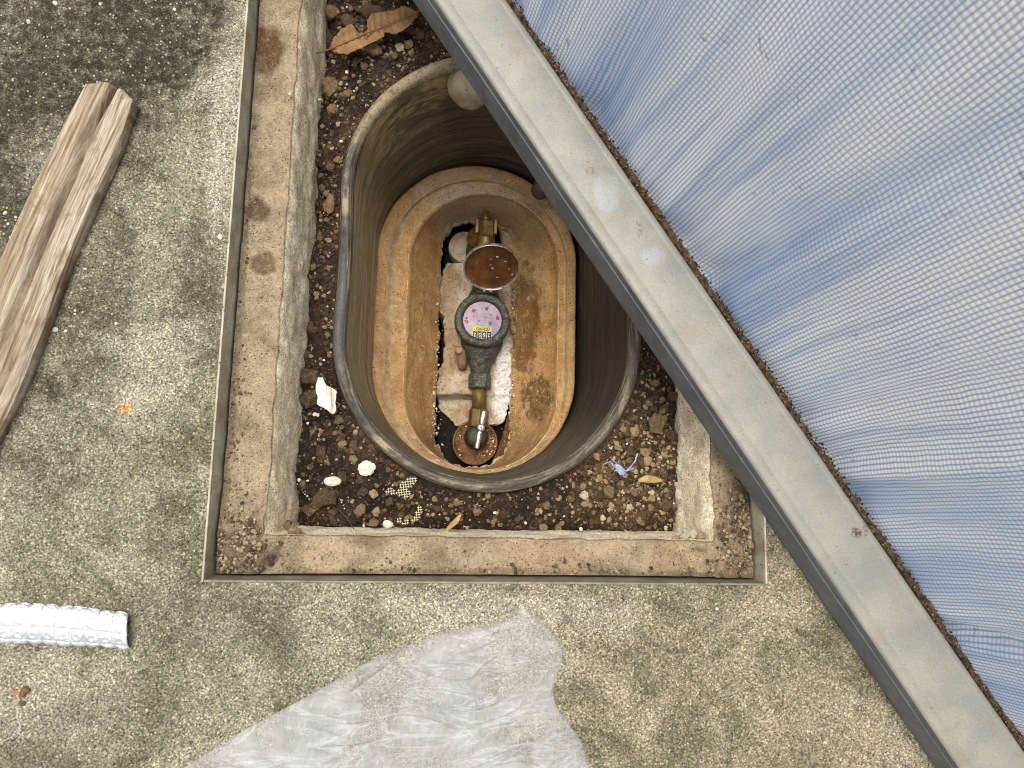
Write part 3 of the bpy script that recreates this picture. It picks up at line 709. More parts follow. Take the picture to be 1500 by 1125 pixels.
for k_, (L, R_, Tp, B, z) in enumerate(prof):
    c = ext(L, R_, Tp, B, z); rr = c[2]*(1 if k_ < 16 else max(.82, 1-.2*(k_-16)/20))
    r = stad(*c, z, N, rr); amp = .0005 if k_ < 12 else .0014
    nn = fbm(r[:, 0]*30, r[:, 1]*30, z*40, 4, 61); d2 = r[:, :2]-np.array([c[0], c[1]]); d2 /= np.linalg.norm(d2, axis=1)[:, None]
    r[:, :2] += d2*(nn*amp)[:, None]; r[:, 2] += .0004*fbm(r[:, 0]*60, r[:, 1]*60, 0, 3, 63)
    if k_ >= len(prof)-2:
        r[:, :2] += d2*(.0028*fbm(r[:, 0]*110, r[:, 1]*110, 0, 4, 71, .7))[:, None]
    rs.append(r)
v, f, uv = loft(rs[:8]); link('flange', mesh('flange', v, f, uv), MBX, bx, smooth=True)
v, f, uv = loft(rs[5:9]); link('flange_lip', mesh('lip', v+np.array([0, 0, .0003]), f, uv), m_simple('greyish_mud_film', rgb(170, 134, 88), rgb(206, 182, 142), 60, .6, .0012, speckd=(rgb(60, 40, 22), .15), sscale=300), bx, smooth=True)
v, f, uv = loft(rs[7:]); link('trough', mesh('trough', v, f, uv), MBX, bx, smooth=True)
eg = rs[10]; eg2 = [Vector(p)+Vector((0, 0, .0006)) for p in eg]; vv_, ff_ = tube(eg2+[eg2[0]], [float(.0006+.0005*vnoise(i_*.35, 2, 0, 77)) for i_ in range(len(eg2)+1)], 6)
link('worn_edge', mesh('worn', vv_, ff_), m_simple('scraped_pale_edge', rgb(176, 146, 102), rgb(226, 208, 172), 90, .6), bx, smooth=True)
MFM = m_foam()
e0 = rs[-1]; e1 = e0.copy(); e1[:, 2] -= .004; e2 = e0.copy(); e2[:, 2] -= .022
c0 = e0[:, :2].mean(0)
for e, s_ in ((e1, .985), (e2, 1.0)): e[:, :2] = c0+(e[:, :2]-c0)*s_
e1[:, :2] += rng.normal(size=(N, 2))*.0009
v, f, uv = loft([e0, e1, e2]); link('broken_edge', mesh('broken_edge', v, f, uv), MFM, bx)
# torn beads of foam along the broken left edge
def pick_bead(r_):
    q = r_.random()
    if q < .7: p = at(637+r_.normal()*4, r_.uniform(350, 640), -.446)
    else: p = at(752+r_.normal()*3, r_.uniform(400, 640), -.452)
    return p[0], p[1]
link('foam_crumbs', pebble_field(520, .0005, .0022, pick_bead, lambda x, y: -.4495, 14, sink=.2), m_grit('foam_bead', [rgb(206, 196, 178), rgb(186, 166, 138), rgb(226, 220, 210), rgb(160, 132, 98)]), bx, kind='stuff')

# ------------------------------------------------------------------ foam block under the meter
fb_z = -.468
Lf = [(655, 385), (645, 410), (640, 452), (650, 462), (652, 500), (650, 530), (642, 545), (640, 575), (644, 598), (656, 608), (668, 622)]
Rf = [(755, 385), (755, 410), (753, 450), (753, 500), (749, 560), (746, 590), (742, 610), (735, 620), (722, 622)]
def fz(x, y, s, t):
    py = 385+t*(622-385)
    drop = np.where(s < .62, 1.0, .25)/(1+np.exp(-(py-580)/1.2))
    return -.030*drop+.0022*fbm(x*55, y*55, 0, 5, 81)-.004*np.exp(-((s-.12)/.06)**2)*(t < .8)+.003*(s > .75)*(1+fbm(x*140, y*140, 0, 4, 83))
v, f, uv = rowsheet(Lf, Rf, 150, 70, fz, fb_z)
vv = v.reshape(150, 70, 3); jag = .0018*fbm(vv[:, 0, 0]*0+3, vv[:, 0, 1]*220, 0, 4, 85, .7)
vv[:, 0, 0] += jag; vv[:, -1, 0] += .002*fbm(vv[:, -1, 1]*200, 2.0, 0, 4, 87, .7); v = vv.reshape(-1, 3)
v2, f2 = skirt(v, f, 150, 70, lambda b: b[:, 2]*0-.53)
link('foam_block', mesh('foam_block', v2, f2), MFM, label='dirty white foam block with torn sides lying under the water meter', cat='foam block', smooth=True)
v, f, uv = rowsheet([(744, 606), (738, 632), (728, 660), (716, 686)], [(758, 606), (760, 640), (756, 668), (736, 692)], 50, 24, lambda x, y, s, t: .022*s**.8+.0025*fbm(x*120, y*120, 0, 4, 89), -.478)
link('mud_bank', mesh('mud', v, f), m_simple('wet_brown_mud', rgb(84, 54, 28), rgb(124, 86, 48), 60, .45, .002, speckl=(rgb(214, 200, 176), .1), sscale=260), bx, smooth=True)
v, f, uv = rowsheet([(722, 316), (730, 335), (737, 370), (744, 425)], [(756, 316), (762, 340), (764, 380), (760, 425)], 40, 24, lambda x, y, s, t: .026*s**.8+.0015*fbm(x*120, y*120, 0, 4, 93), -.470)
link('mud_bank', mesh('mud', v, f), MBX, bx, smooth=True)
# pale foam pad and dark sleeve in the hole by the brass valve
pad = link('foam_pad', mesh('pad', *lathe([(.030, -.03), (.030, 0), (.0285, .0015), (.001, .002)], P3(681, 362, -.485), (0, 0, 1), 40)), MFM, label='small round pale foam pad in the black gap left of the brass valve', cat='foam pad', smooth=False)
MSL = m_simple('dark_rubber', rgb(52, 54, 52), rgb(84, 86, 80), 60, .6, .0006)
link('pipe_sleeve', mesh('sleeve', *tube([P3(700, 350, -.475), P3(697, 366, -.478), P3(696, 388, -.48), P3(697, 404, -.485)], [.016, .018, .018, .017], 28)), MSL, label='dark rubber sleeve half hidden under the raised meter lid', cat='pipe sleeve', smooth=True)

# ------------------------------------------------------------------ brass inlet valve
BR = m_metal('dull_brass', rgb(120, 96, 52), rgb(160, 132, 78), rgb(84, 64, 34), .42, .6)
bv = link('brass_valve', None, label='yellow brass valve end with hex wings beyond the raised meter lid', cat='valve')
p0 = Vector(P3(711, 384, -.448)); p1 = Vector(P3(712, 316, -.425)); ax = (p1-p0); L_ = ax.length; ax.normalize()
link('body', mesh('vb', *lathe([(.0150, 0), (.0165, .002), (.0165, L_*.52), (.0155, L_*.54), (.0155, L_*.57)], p0, ax, 40)), BR, bv, smooth=True)
link('hex_union', mesh('vh', *lathe([(.0165, L_*.56), (.0178, L_*.59), (.0178, L_*.86), (.0160, L_*.90)], p0, ax, 6)), BR, bv)
for s_ in (-1, 1):
    o = link('lug', mesh('vl', *box(p0+ax*L_*.72+Vector((s_*.0165, 0, .009)), (.006, .026, .010))), BR, bv); bevel(o, .001)
link('spindle', mesh('vs', *lathe([(.0085, L_*.88), (.0085, L_*.98), (.0045, L_*1.0), (.0045, L_*1.12), (.003, L_*1.14)], p0, ax, 20)), BR, bv, smooth=True)
link('seal_ring', mesh('vt', *lathe([(.0135, -.004), (.0152, -.003), (.0152, .003), (.0135, .004)], p0+ax*.004, ax, 32)), m_simple('white_tape', rgb(200, 192, 180), rgb(222, 216, 206), 90, .7), bv, smooth=True)
q0 = Vector(P3(701, 345, -.452))
link('side_flange', mesh('vf', *lathe([(.010, -.010), (.022, -.008), (.023, -.002), (.020, .001), (.018, .006), (.010, .007)], q0, (-.35, .25, .9), 40)), BR, bv, smooth=True)

# ------------------------------------------------------------------ water meter
PT = m_metal('green_patina', rgb(46, 48, 42), rgb(98, 99, 88), rgb(172, 168, 148), .5, .35, 130, .0020)
PTD = m_metal('dark_patina', rgb(42, 44, 40), rgb(92, 94, 88), rgb(156, 138, 104), .6, .3, 110, .0024)
wm = link('water_meter', None, label='round water meter with green tarnished bezel, pink dial and flipped open lid', cat='water meter')
mz = -.415; mc = Vector(P3(707, 468, mz)); px = 1.165e-3
bez = [(.0345, -.012), (.0347, -.003), (.0362, -.0006), (.0385, .0012), (.0430, .0018), (.0465, .0002), (.0482, -.0035), (.0486, -.011), (.0474, -.0125), (.0490, -.014), (.0490, -.017), (.047, -.019)]
v, f = lathe(bez, mc, (0, 0, 1), 80, cap=False)
v = np.array(v); nn = fbm(v[:, 0]*160, v[:, 1]*160, v[:, 2]*160, 3, 91); v[:, 2] += nn*.0004
link('bezel', mesh('bezel', v, f), PT, wm, smooth=True)
link('body', mesh('mbody', *lathe([(.030, -.055), (.038, -.050), (.0435, -.040), (.0462, -.030), (.0468, -.018), (.030, -.0185)], mc, (0, 0, 1), 72)), PTD, wm, smooth=True)
nk = [P3(706, 486, -.452), P3(705.5, 505, -.452), P3(704.5, 520, -.452), P3(704, 532, -.453), P3(703.5, 542, -.454), P3(703.3, 552, -.455)]
link('outlet_neck', mesh('neck', *tube(nk, [.040, .037, .029, .021, .0175, .0170], 32, .75)), PTD, wm, smooth=True)
nt0, nt1 = Vector(P3(703, 548, -.455)), Vector(P3(702.5, 570, -.455)); ax = (nt1-nt0); ln = ax.length
o = link('union_nut', mesh('nut', *lathe([(.0175, 0), (.0205, .0016), (.0205, ln*.45), (.0198, ln*.55), (.0205, ln*.65), (.0205, ln-.0016), (.0175, ln)], nt0, ax, 6, xdir=(1, 0, .0))), PT, wm)
bevel(o, .0008)
nk2 = [P3(708, 448, -.452), P3(709, 425, -.452), P3(710, 400, -.452), P3(711, 386, -.45)]
link('inlet_neck', mesh('neck2', *tube(nk2, [.036, .022, .0165, .0150], 28, .8)), PTD, wm, smooth=True)
# small side bolt and lug, rust coloured
RB = m_simple('rusty_copper', rgb(128, 100, 74), rgb(172, 144, 114), 70, .6, .0008, .2)
lg = link('side_lug', mesh('lug', *tube([P3(677, 540, -.462), P3(677, 531, -.458), P3(676, 522, -.452), P3(673, 514, -.444)], [.007, .0085, .0092, .0090], 18)), RB, wm, smooth=True)
link('bolt_head', mesh('bolt', *lathe([(.0072, 0), (.0078, .002), (.006, .004), (.003, .0045)], P3(672, 513, -.437), (-.1, -.1, 1), 24)), RB, lg, smooth=True)
# dial
DZ = mc+Vector((-.0008, .0004, -.0060))
def disc(c, r, n=40, z=0): return [tuple(c+Vector((r*math.cos(2*math.pi*j/n), r*math.sin(2*math.pi*j/n), z))) for j in range(n)], [tuple(range(n))]
gd = G('pink_dial'); cc = gd.ramp(gd.noise(40, 4, .6), (.35, rgb(168, 144, 158)), (.65, rgb(186, 176, 184)))
cc = gd.mix(gd.ramp(gd.noise(260, 4, .7), (.58, 0), (.66, .85)), cc, rgb(70, 62, 66))
cc = gd.mix(gd.math('MULTIPLY', gd.blob(tuple(DZ+Vector((.022, -.016, 0))), (.014, .02), .5, 100, .4), .35), cc, rgb(84, 92, 122))
dial = link('dial', mesh('dial', *disc(DZ, .0350, 56)), gd.done(cc, .5), wm)
def flat(name, c, mt, pr=dial, pts=None, r=None, n=24, lift=.0003):
    if pts is None: v, f = disc(c, r, n, lift)
    else: v = [tuple(c+Vector((x, y, lift))) for x, y in pts]; f = [tuple(range(len(pts)))]
    return link(name, mesh(name, v, f), mt, pr)
RED = m_simple('faded_red_print', rgb(148, 52, 66), rgb(172, 78, 92), 200, .6, .0001); PNK = m_simple('pale_pink_print', rgb(204, 146, 158), rgb(214, 166, 174), 300, .6, .0001)
BLU = m_simple('blue_star_print', rgb(70, 96, 158), rgb(92, 116, 170), 200, .6, .0001); BLK = m_simple('black_print', rgb(20, 20, 22), rgb(34, 34, 36), 200, .5, .0001)
YEL = m_simple('yellow_label', rgb(196, 176, 40), rgb(214, 196, 60), 150, .5, .0001); WHT = m_simple('white_digit', rgb(214, 214, 214), rgb(228, 228, 228), 200, .5, .0001)
def pxd(ax_, ay_): return DZ+Vector((((ax_-560)/11.25)*px*1.08, -((ay_-540)/11.25)*px*1.08, 0))     # offsets read off the dial itself
def ring_fan(c, r0, r1, n, lift, mt, name):
    V = []; Fs = []
    for j in range(n):
        a = 2*math.pi*j/n; w = .16
        V += [tuple(c+Vector((rr*math.cos(a+da), rr*math.sin(a+da), lift))) for rr, da in ((r0, -w), (r1, -w*.6), (r1, w*.6), (r0, w))]; Fs.append((4*j, 4*j+1, 4*j+2, 4*j+3))
    return link(name, mesh(name, V, Fs), mt, dial)
def star(r, k, inner=.4, rot=0):
    return [((r if i % 2 == 0 else r*inner)*math.cos(rot+math.pi*i/k), (r if i % 2 == 0 else r*inner)*math.sin(rot+math.pi*i/k)) for i in range(2*k)]
for cx_, cy_, rt in ((420, 400, .3), (628, 360, 1.0), (805, 505, 1.9), (325, 580, 2.6)):
    c = pxd(cx_, cy_); ring_fan(c, .0045, .0066, 10, .0002, PNK, 'pointer_scale')
    pts = [(.0030*math.cos(a), .0030*math.sin(a)) for a in np.linspace(.6, 5.7, 14)]+[(.0068, -.0002), (.0068, .0002)]
    pts = [(x*math.cos(rt)-y*math.sin(rt), x*math.sin(rt)+y*math.cos(rt)) for x, y in pts]
    flat('pointer', c, RED, pts=pts, lift=.0006)
flat('flow_star', pxd(690, 585), BLU, pts=star(.0052, 8, .42, .2), lift=.0006)
flat('counter_window', pxd(566, 755), YEL, pts=[(-.0172, -.0128), (-.010, -.0138), (.010, -.0136), (.0170, -.0120), (.0174, .0128), (-.0172, .0128)], lift=.0008)
flat('counter_wheels', pxd(566, 778), BLK, pts=[(-.0160, -.0066), (.0158, -.0066), (.0160, .0060), (-.0160, .0060)], lift=.0011)
for xx in (-.0085, -.0005, .0078): flat('wheel_gap', pxd(566, 778), WHT, pts=[(xx-.0003, -.0060), (xx+.0003, -.0060), (xx+.0003, .0055), (xx-.0003, .0055)], lift=.00125)
def text(s, c, size, mt, lift, rot=math.pi, name='lettering', sx=1.0, bold=.02):
    cu = bpy.data.curves.new(name, 'FONT'); cu.body = s; cu.size = size; cu.align_x = 'CENTER'; cu.align_y = 'CENTER'; cu.offset = size*bold
    t = bpy.data.objects.new(name, cu); S.collection.objects.link(t); dg = bpy.context.evaluated_depsgraph_get()
    me = bpy.data.meshes.new_from_object(t.evaluated_get(dg)); bpy.data.objects.remove(t)
    me.materials.clear(); me.materials.append(mt)
    o = bpy.data.objects.new(name, me); S.collection.objects.link(o); o.location = c+Vector((0, 0, lift)); o.rotation_euler = (0, 0, rot); o.scale = (sx, 1, 1); o.parent = dial; return o
for dgt, xx in (('2', 455), ('5', 530), ('6', 600), ('2', 672)): text(dgt, pxd(xx, 778), .0092, WHT, .0014, name='digit', bold=0)
text('(CHI2)', pxd(578, 686), .0068, BLK, .0012, sx=1.25)
text('m\u00b3', pxd(620, 500), .0045, BLK, .0005, name='unit_mark'); text('\u2192', pxd(520, 560), .006, BLU, .0005, name='flow_mark')
for xx, yy in ((500, 545), (600, 545), (500, 575)): flat('print_line', pxd(xx, yy), BLU, pts=[(-.0035, -.0002), (.0035, -.0002), (.0035, .0003), (-.0035, .0003)], lift=.0004)
flat('soiled_spot', pxd(318, 528), BLK, r=.0017, lift=.0006); flat('soiled_spot', pxd(700, 452), BLK, r=.0013, lift=.0006)
# glass over the dial
gg = G('dial_glass'); gg.done((1, 1, 1, 1), .06); tp = gg.n('ShaderNodeBsdfTransparent'); gl = gg.n('ShaderNodeBsdfGlossy'); gl.inputs['Roughness'].default_value = .08
fn = gg.n('ShaderNodeFresnel'); fn.inputs[0].default_value = 1.18; mxs = gg.n('ShaderNodeMixShader'); gg.put(mxs.inputs[0], fn.outputs[0]); gg.t.links.new(tp.outputs[0], mxs.inputs[1]); gg.t.links.new(gl.outputs[0], mxs.inputs[2])
gg.t.links.new(mxs.outputs[0], gg.t.nodes['Material Output'].inputs[0])
link('glass', mesh('glass', *disc(mc+Vector((0, 0, -.0035)), .0345, 56)), gg.m, wm)
link('dial_ring', mesh('dr', *lathe([(.0335, -.0062), (.0336, -.0050), (.0347, -.0048), (.0347, -.0062)], mc, (0, 0, 1), 60, cap=False)), BLK, wm, smooth=True)
# hinge and raised lid
hz = -.410; hc = Vector(P3(714, 422, hz))
for xx in (-.0058, .0058):
    o = link('hinge_pin', mesh('pin', *box(hc+Vector((xx, .002, .004)), (.0050, .019, .006))), m_simple('pale_hinge', rgb(196, 190, 176), rgb(216, 210, 200), 90, .6) if xx < 0 else bpy.data.materials['pale_hinge'], wm); bevel(o, .0008)
for xx in (-.0140, .0140):
    link('hinge_knuckle', mesh('kn', *lathe([(.004, -.004), (.0052, -.003), (.0045, -.001), (.0052, .0005), (.0045, .002), (.0052, .003), (.004, .004)], hc+Vector((xx, .001, .003)), (1, 0, 0), 20)), BR, wm, smooth=True)
link('hinge_block', mesh('hb', *box(hc+Vector((0, -.003, -.004)), (.038, .012, .008))), PTD, wm)
th = math.radians(54); U = Vector((1, 0, 0)); Vd = Vector((0, math.cos(th), math.sin(th))); Nn = U.cross(Vd)
lc = Vector(P3(717, 424, hz+.004))+Vd*.0485
CH = m_metal('worn_chrome', rgb(176, 168, 158), rgb(206, 200, 194), None, .3, .7, 60, .0003)
lid = link('lid', mesh('lid_shell', *lathe([(.0440, -.004), (.0468, -.003), (.0476, .0), (.0476, .0045), (.0468, .0052), (.0457, .0046), (.0452, .0005)], lc, Nn, 72, cap=False)), CH, wm, smooth=True)
g = G('muddy_lid_inside')
c = g.ramp(g.noise(45, 5, .65), (.34, rgb(78, 46, 18)), (.6, rgb(122, 78, 36)), (.8, rgb(140, 90, 46)))
c = g.mix(g.ramp(g.noise(280, 5, .7), (.60, 0), (.66, .8)), c, rgb(40, 24, 12))
c = g.mix(g.ramp(g.noise(170, 3, .6, 1), (.715, 0), (.74, 1)), c, rgb(190, 172, 146))
mli = g.done(c, .55, g.noise(260, 5, .7), .0008, .5, spec=.5)
link('lid_inside', mesh('li', *lathe([(.0456, -.0035), (.0456, .0008), (.0445, .0002), (.038, -.0006), (.02, -.001), (.001, -.001)], lc, Nn, 64)), mli, lid, smooth=True)
R3 = Matrix((U, Vd, Nn)).transposed()
flk = joinm([box(lc+U*((x_-655)/5.625*1.13e-3)-Vd*((y_-610)/5.625*1.13e-3/.8)+Nn*.001, (a_*.0011, b_*.0011, .0010), R3 @ Matrix.Rotation(ro, 3, 'Z'))
     for x_, y_, a_, b_, ro in ((695, 523, 3.2, 2.8, .5), (643, 545, 1.7, 1.4, 0), (768, 556, 3.6, 1.5, .4), (662, 618, 4, 1.5, -.7), (802, 617, 1.5, 1.5, 0), (836, 664, 2, 1.5, .3), (712, 692, 3.4, 1, -.5), (646, 590, 1, 1, 0), (530, 580, 1, 1, 0))])
link('fleck', mesh('flecks', *flk), MCH, lid, kind='stuff')

# ------------------------------------------------------------------ outlet pipe, ball valve, round plug
OB = m_metal('tarnished_brass', rgb(98, 80, 42), rgb(134, 110, 64), rgb(64, 52, 30), .5, .5, 70, .001)
ball = link('ball_valve', None, label='tarnished brass ball valve with chrome bar handle below the meter', cat='valve')
link('pipe', mesh('pipe', *tube([P3(702.5, 569, -.455), P3(702.3, 580, -.455), P3(702, 602, -.455)], [.0128, .0130, .0130], 28)), OB, ball, smooth=True)
o = link('hex_end', mesh('he', *lathe([(.0150, 0), (.0172, .002), (.0180, .022), (.0172, .032)], P3(702, 599, -.455), Vector(P3(699, 640, -.455))-Vector(P3(702, 599, -.455)), 8)), OB, ball); bevel(o, .0008)
link('body', mesh('bb', *lathe([(.004, -.03), (.018, -.024), (.0215, -.012), (.0210, -.003), (.0185, .004), (.014, .0085), (.008, .010)], P3(698, 640, -.445), (0, 0, 1), 40)), m_metal('blackened_bronze', rgb(40, 38, 30), rgb(72, 68, 54), rgb(112, 96, 66), .5, .4, 80, .0012), ball, smooth=True)
ha, hb_ = Vector(P3(709.5, 602, -.424)), Vector(P3(698, 657, -.424)); hd = (hb_-ha)
Rz = Matrix.Rotation(math.atan2(hd.y, hd.x)-math.pi/2, 3, 'Z')
MCR = m_metal('chrome_handle', rgb(215, 215, 215), rgb(240, 240, 240), None, .34, .9, 60, .0001)
hp = []
for t0, t1 in ((0, .36), (.54, 1)):
    a_, b_ = ha+hd*t0, ha+hd*t1; hp.append(tube([a_, a_+(b_-a_)*.06, a_+(b_-a_)*.94, b_], [.0030, .0040, .0040, .0030], 20, .55))
o = link('handle', mesh('handle', *joinm(hp)), MCR, ball, smooth=True)
hm = ha+hd*.45
sc_ = link('handle_hub', mesh('hub', *lathe([(.0068, -.012), (.0070, 0), (.0064, .003), (.0045, .0042), (.002, .0045)], hm, (0, 0, 1), 32)), m_metal('screw_steel', rgb(168, 160, 148), rgb(200, 194, 184), None, .35, .8), ball, smooth=True)
for r_ in (.5, .5+math.pi/2): link('screw_slot', mesh('slot', *box(hm+Vector((0, 0, .0046)), (.0055, .0010, .0006), Matrix.Rotation(r_, 3, 'Z'))), BLK, sc_)
MPG = m_simple('rust_brown_plug', rgb(92, 62, 34), rgb(140, 100, 58), 45, .6, .0012, speckd=(rgb(52, 30, 14), .14), speckl=(rgb(216, 198, 168), .10), sscale=340)
plug = link('pipe_plug', None, label='round rust brown foam plug with a crack under the ball valve', cat='pipe plug')
pc = Vector(P3(696, 648, -.470)); R0 = .0405
pr = [(R0*.97, -.045), (R0, -.012), (R0, -.003), (R0*.98, .0), (R0*.94, .0008), (R0*.91, -.0008), (R0*.9, -.003), (R0*.5, -.0042), (.001, -.005)]
v, f = lathe(pr, pc, (0, 0, 1), 72); v = np.array(v); v[:, 2] += .0006*fbm(v[:, 0]*90, v[:, 1]*90, 0, 3, 95)
link('plug_body', mesh('plug', v, f), MPG, plug, smooth=True)
link('crack', mesh('crk', *joinm([box(pc+Vector((.003+.0012*math.sin(i*1.9), -.012-.0065*i*.9, .0012 if i > 3 else -.0028)), (.0014, .0075, .0012), Matrix.Rotation(.18*math.sin(i*2.3), 3, 'Z')) for i in range(5)])), BLK, plug)
def pick_pl(r_):
    a = r_.random()*6.28; r = R0*(.55+.42*r_.random()); 
    if r_.random() < .5: a = r_.normal()*.6-.1
    return pc.x+r*math.cos(a), pc.y+r*math.sin(a)
link('rust_crumbs', pebble_field(170, .0005, .0019, pick_pl, lambda x, y: pc.z-.001, 19), m_grit('rust_crumb', [rgb(206, 186, 156), rgb(150, 104, 60), rgb(232, 226, 216), rgb(110, 70, 36), rgb(176, 140, 96)]), plug, kind='stuff')
# wet gravel down in the black hole
def pick_hole(r_):
    p = at(r_.uniform(646, 742), r_.uniform(590, 688) if r_.random() < .8 else r_.uniform(340, 420), -.50); return p[0], p[1]
def hole_h(x, y): return -.508
link('hole_floor', mesh('hf', *box((float(at(697, 510, -.52)[0]), float(at(697, 510, -.52)[1]), -.515), (.13, .45, .006))), bpy.data.materials['wet_black_earth'], kind='structure')
link('hole_gravel', pebble_field(260, .0006, .003, pick_hole, hole_h, 23), m_grit('black_gravel', [rgb(22, 18, 15), rgb(34, 28, 24), rgb(18, 15, 13), rgb(30, 25, 20), rgb(52, 44, 36), rgb(24, 20, 17), rgb(190, 186, 180)]), bpy.data.objects['hole_floor'], kind='stuff')

# ------------------------------------------------------------------ steel beam across the pit
BT = .058
bA, bB = Vector(P3(637, 0, BT)), Vector(P3(1405, 1125, BT)); bd = (bB-bA).normalized()
cA, cB = Vector(P3(740, 0, BT)), Vector(P3(1500, 1093, BT)); perp = Vector((-bd.y, bd.x, 0)); perp = perp if perp.x > 0 else -perp
wA = (cA-bA).dot(perp); wB = (cB-bA).dot(perp); BW = (wA+wB)/2
a0 = bA-bd*.30; a1 = bB+bd*.25; BL = (a1-a0).length
def pb(s, w, z): return a0+bd*s+perp*w+Vector((0, 0, z-BT))
MSB = m_steel()
beam = link('steel_beam', None, label='pale galvanised steel beam lying diagonally across the pit, dark grey on its near side', cat='steel beam')
secT = [(.0008, BT-.0035), (.0016, BT-.0015), (.0032, BT-.0003), (.006, BT), (.013, BT), (.0140, BT-.0004), (.0150, BT), (BW-.010, BT), (BW-.0090, BT-.0003), (BW-.008, BT), (BW-.004, BT-.0003), (BW-.001, BT-.002), (BW, BT-.006), (BW, .006)]
def sweep(sec, L=BL, n=90, amp=.0003, seed=3):
    V = []
    for i in range(n):
        s = L*i/(n-1)
        for k2, (w, z) in enumerate(sec): V.append(tuple(pb(s, w+amp*float(vnoise(s*18, w*40, 0, seed)), z+amp*float(vnoise(s*14, w*30, 3, seed)))))
    Fs = gridfaces(n, len(sec)); return V, Fs
link('top_plate', mesh('top_plate', *sweep(secT)), MSB, beam, smooth=True)
MSD = m_metal('darker_grey_steel', rgb(92, 95, 97), rgb(110, 113, 115), rgb(124, 124, 120), .6, .1, 30, .0005)  # side plate in a darker grey than the top plate
link('side_plate', mesh('side_plate', *sweep([(.0022, BT-.0040), (.0008, BT-.006), (.0006, BT-.0135), (.0016, BT-.0140), (.0016, BT-.0155), (-.0006, BT-.0162), (-.0010, .006), (.0002, .0008), (.004, .0005), (BW-.002, .0005), (BW-.001, .006)], amp=.0004, seed=9)), MSD, beam)
# gritty packing along the far edge
MGS = m_simple('gritty_brown_packing', rgb(58, 46, 34), rgb(104, 84, 62), 160, .95, .003, speckd=(rgb(20, 16, 12), .3), speckl=(rgb(168, 146, 114), .12), sscale=420, spec=.1)
V = []; n = 560; sec = [(0.0004, .006), (.0004, BT-.010), (.0015, BT-.0045), (.004, BT-.003), (.007, BT-.0035), (.0092, BT-.008), (.0105, BT-.016), (.0105, .006)]
for i in range(n):
    s = BL*i/(n-1)
    for k2, (w, z) in enumerate(sec):
        e = .0014*float(fbm(s*160, k2*1.7, 0, 3, 33)); V.append(tuple(pb(s, BW+w+(e if w > .001 else 0)+.0012*float(vnoise(s*11, 4, 0, 5))*(w > .001), z+e*.8)))
pack = link('packing_strip', mesh('packing', V, gridfaces(n, len(sec))), MGS, beam)
def beam_grit():
    r_ = np.random.default_rng(44); Vv = []; Fs = []; n0 = 0
    for k3 in range(2300):
        s = r_.random()*BL; w = BW+.001+r_.random()*.0105; z = BT-.003-.0006*max(0, (w-BW-.006)*1000)+r_.normal()*.001; v, f = ICO1
        q = pb(s, w, z); rr = .0005+.0011*r_.random()**2; Vv.append(v*rr*np.array([1, 1, .8])+np.array(q[:])); Fs.append(np.array(f)+n0); n0 += len(v)
    return mesh('beam_grit', np.vstack(Vv), np.vstack(Fs))
link('grit', beam_grit(), m_grit('packing_grit', [rgb(56, 44, 32), rgb(96, 78, 58), rgb(36, 28, 22), rgb(128, 108, 80), rgb(76, 60, 44), rgb(46, 36, 28)]), pack, kind='stuff')

# ------------------------------------------------------------------ woven sheet rising from behind the beam
al = math.radians(10)
rise = Vector((0, 0, 1))*math.cos(al)+perp*math.sin(al); nrm = (perp*math.cos(al)-Vector((0, 0, 1))*math.sin(al))
nu, nvv = 560, 240; HT = .56
us = np.linspace(-.15, BL+.35, nu); vs = np.linspace(0, HT, nvv); UU, VV_ = np.meshgrid(us, vs)
org = a0+perp*(BW+.0125)+Vector((0, 0, -BT+.016))
fold = (.016*np.exp(-VV_/.20)+.006)*fbm(UU*7.5+.35*VV_*6, VV_*.9, 0, 2, 101)+.004*np.exp(-VV_/.11)*np.abs(fbm(UU*20, VV_*2, 0, 2, 111))
fold += .0006*fbm(UU*38, VV_*20, 0, 3, 121)*np.exp(-VV_/.12)+.006*fbm(UU*4, VV_*4, 0, 2, 131)
fold += .030*np.exp(-VV_/.03)*0
def foldridge(u0, amp, wd, slope, fade): return amp*np.exp(-((UU-u0-slope*VV_)/(wd*(1+VV_*3)))**2)*np.exp(-VV_/fade)
BASE = np.array(org[:])
def u_of(px_, py_): return (Vector(P3(px_, py_, BT))-a0).dot(bd)
for (px_, py_, amp, wd, sl, fa) in ((850, 150, .018, .012, .05, .25), (965, 310, -.020, .010, -.04, .3), (1035, 400, .022, .013, .10, .4), (1180, 610, .014, .010, .08, .25), (1245, 700, -.014, .010, .05, .2), (1400, 915, .016, .008, .12, .3), (780, 40, -.014, .012, .0, .3)):
    fold += foldridge(u_of(px_, py_), amp, wd, sl, fa)
for u_, sl_, am_ in ((.42, .05, .0045), (.55, -.03, .004), (.66, .10, .005), (.80, .04, .004), (.93, -.05, .005), (1.02, .08, .0035)):
    t_ = (UU-u_-sl_*VV_*3)/.02; fold += am_*np.exp(-np.abs(t_))*np.exp(-VV_/.22)
fold -= fold[0:1, :]*np.exp(-VV_/.012)
PT3 = BASE[None, None, :]+UU[..., None]*np.array(bd[:])+VV_[..., None]*np.array(rise[:])+np.maximum(fold, -.012-0*fold)[..., None]*np.array(nrm[:])
uvt = np.stack([UU+.005*fbm(UU*6, VV_*3, 0, 2, 141), VV_+.006*fbm(UU*5, VV_*3, 5, 2, 151)], -1).reshape(-1, 2)
tarp = link('mesh_tarp', mesh('mesh_tarp', PT3.reshape(-1, 3), gridfaces(nvv, nu), uvt), m_tarp(), label='blue and white woven plastic sheet standing steeply behind the steel beam', cat='tarp', smooth=True)

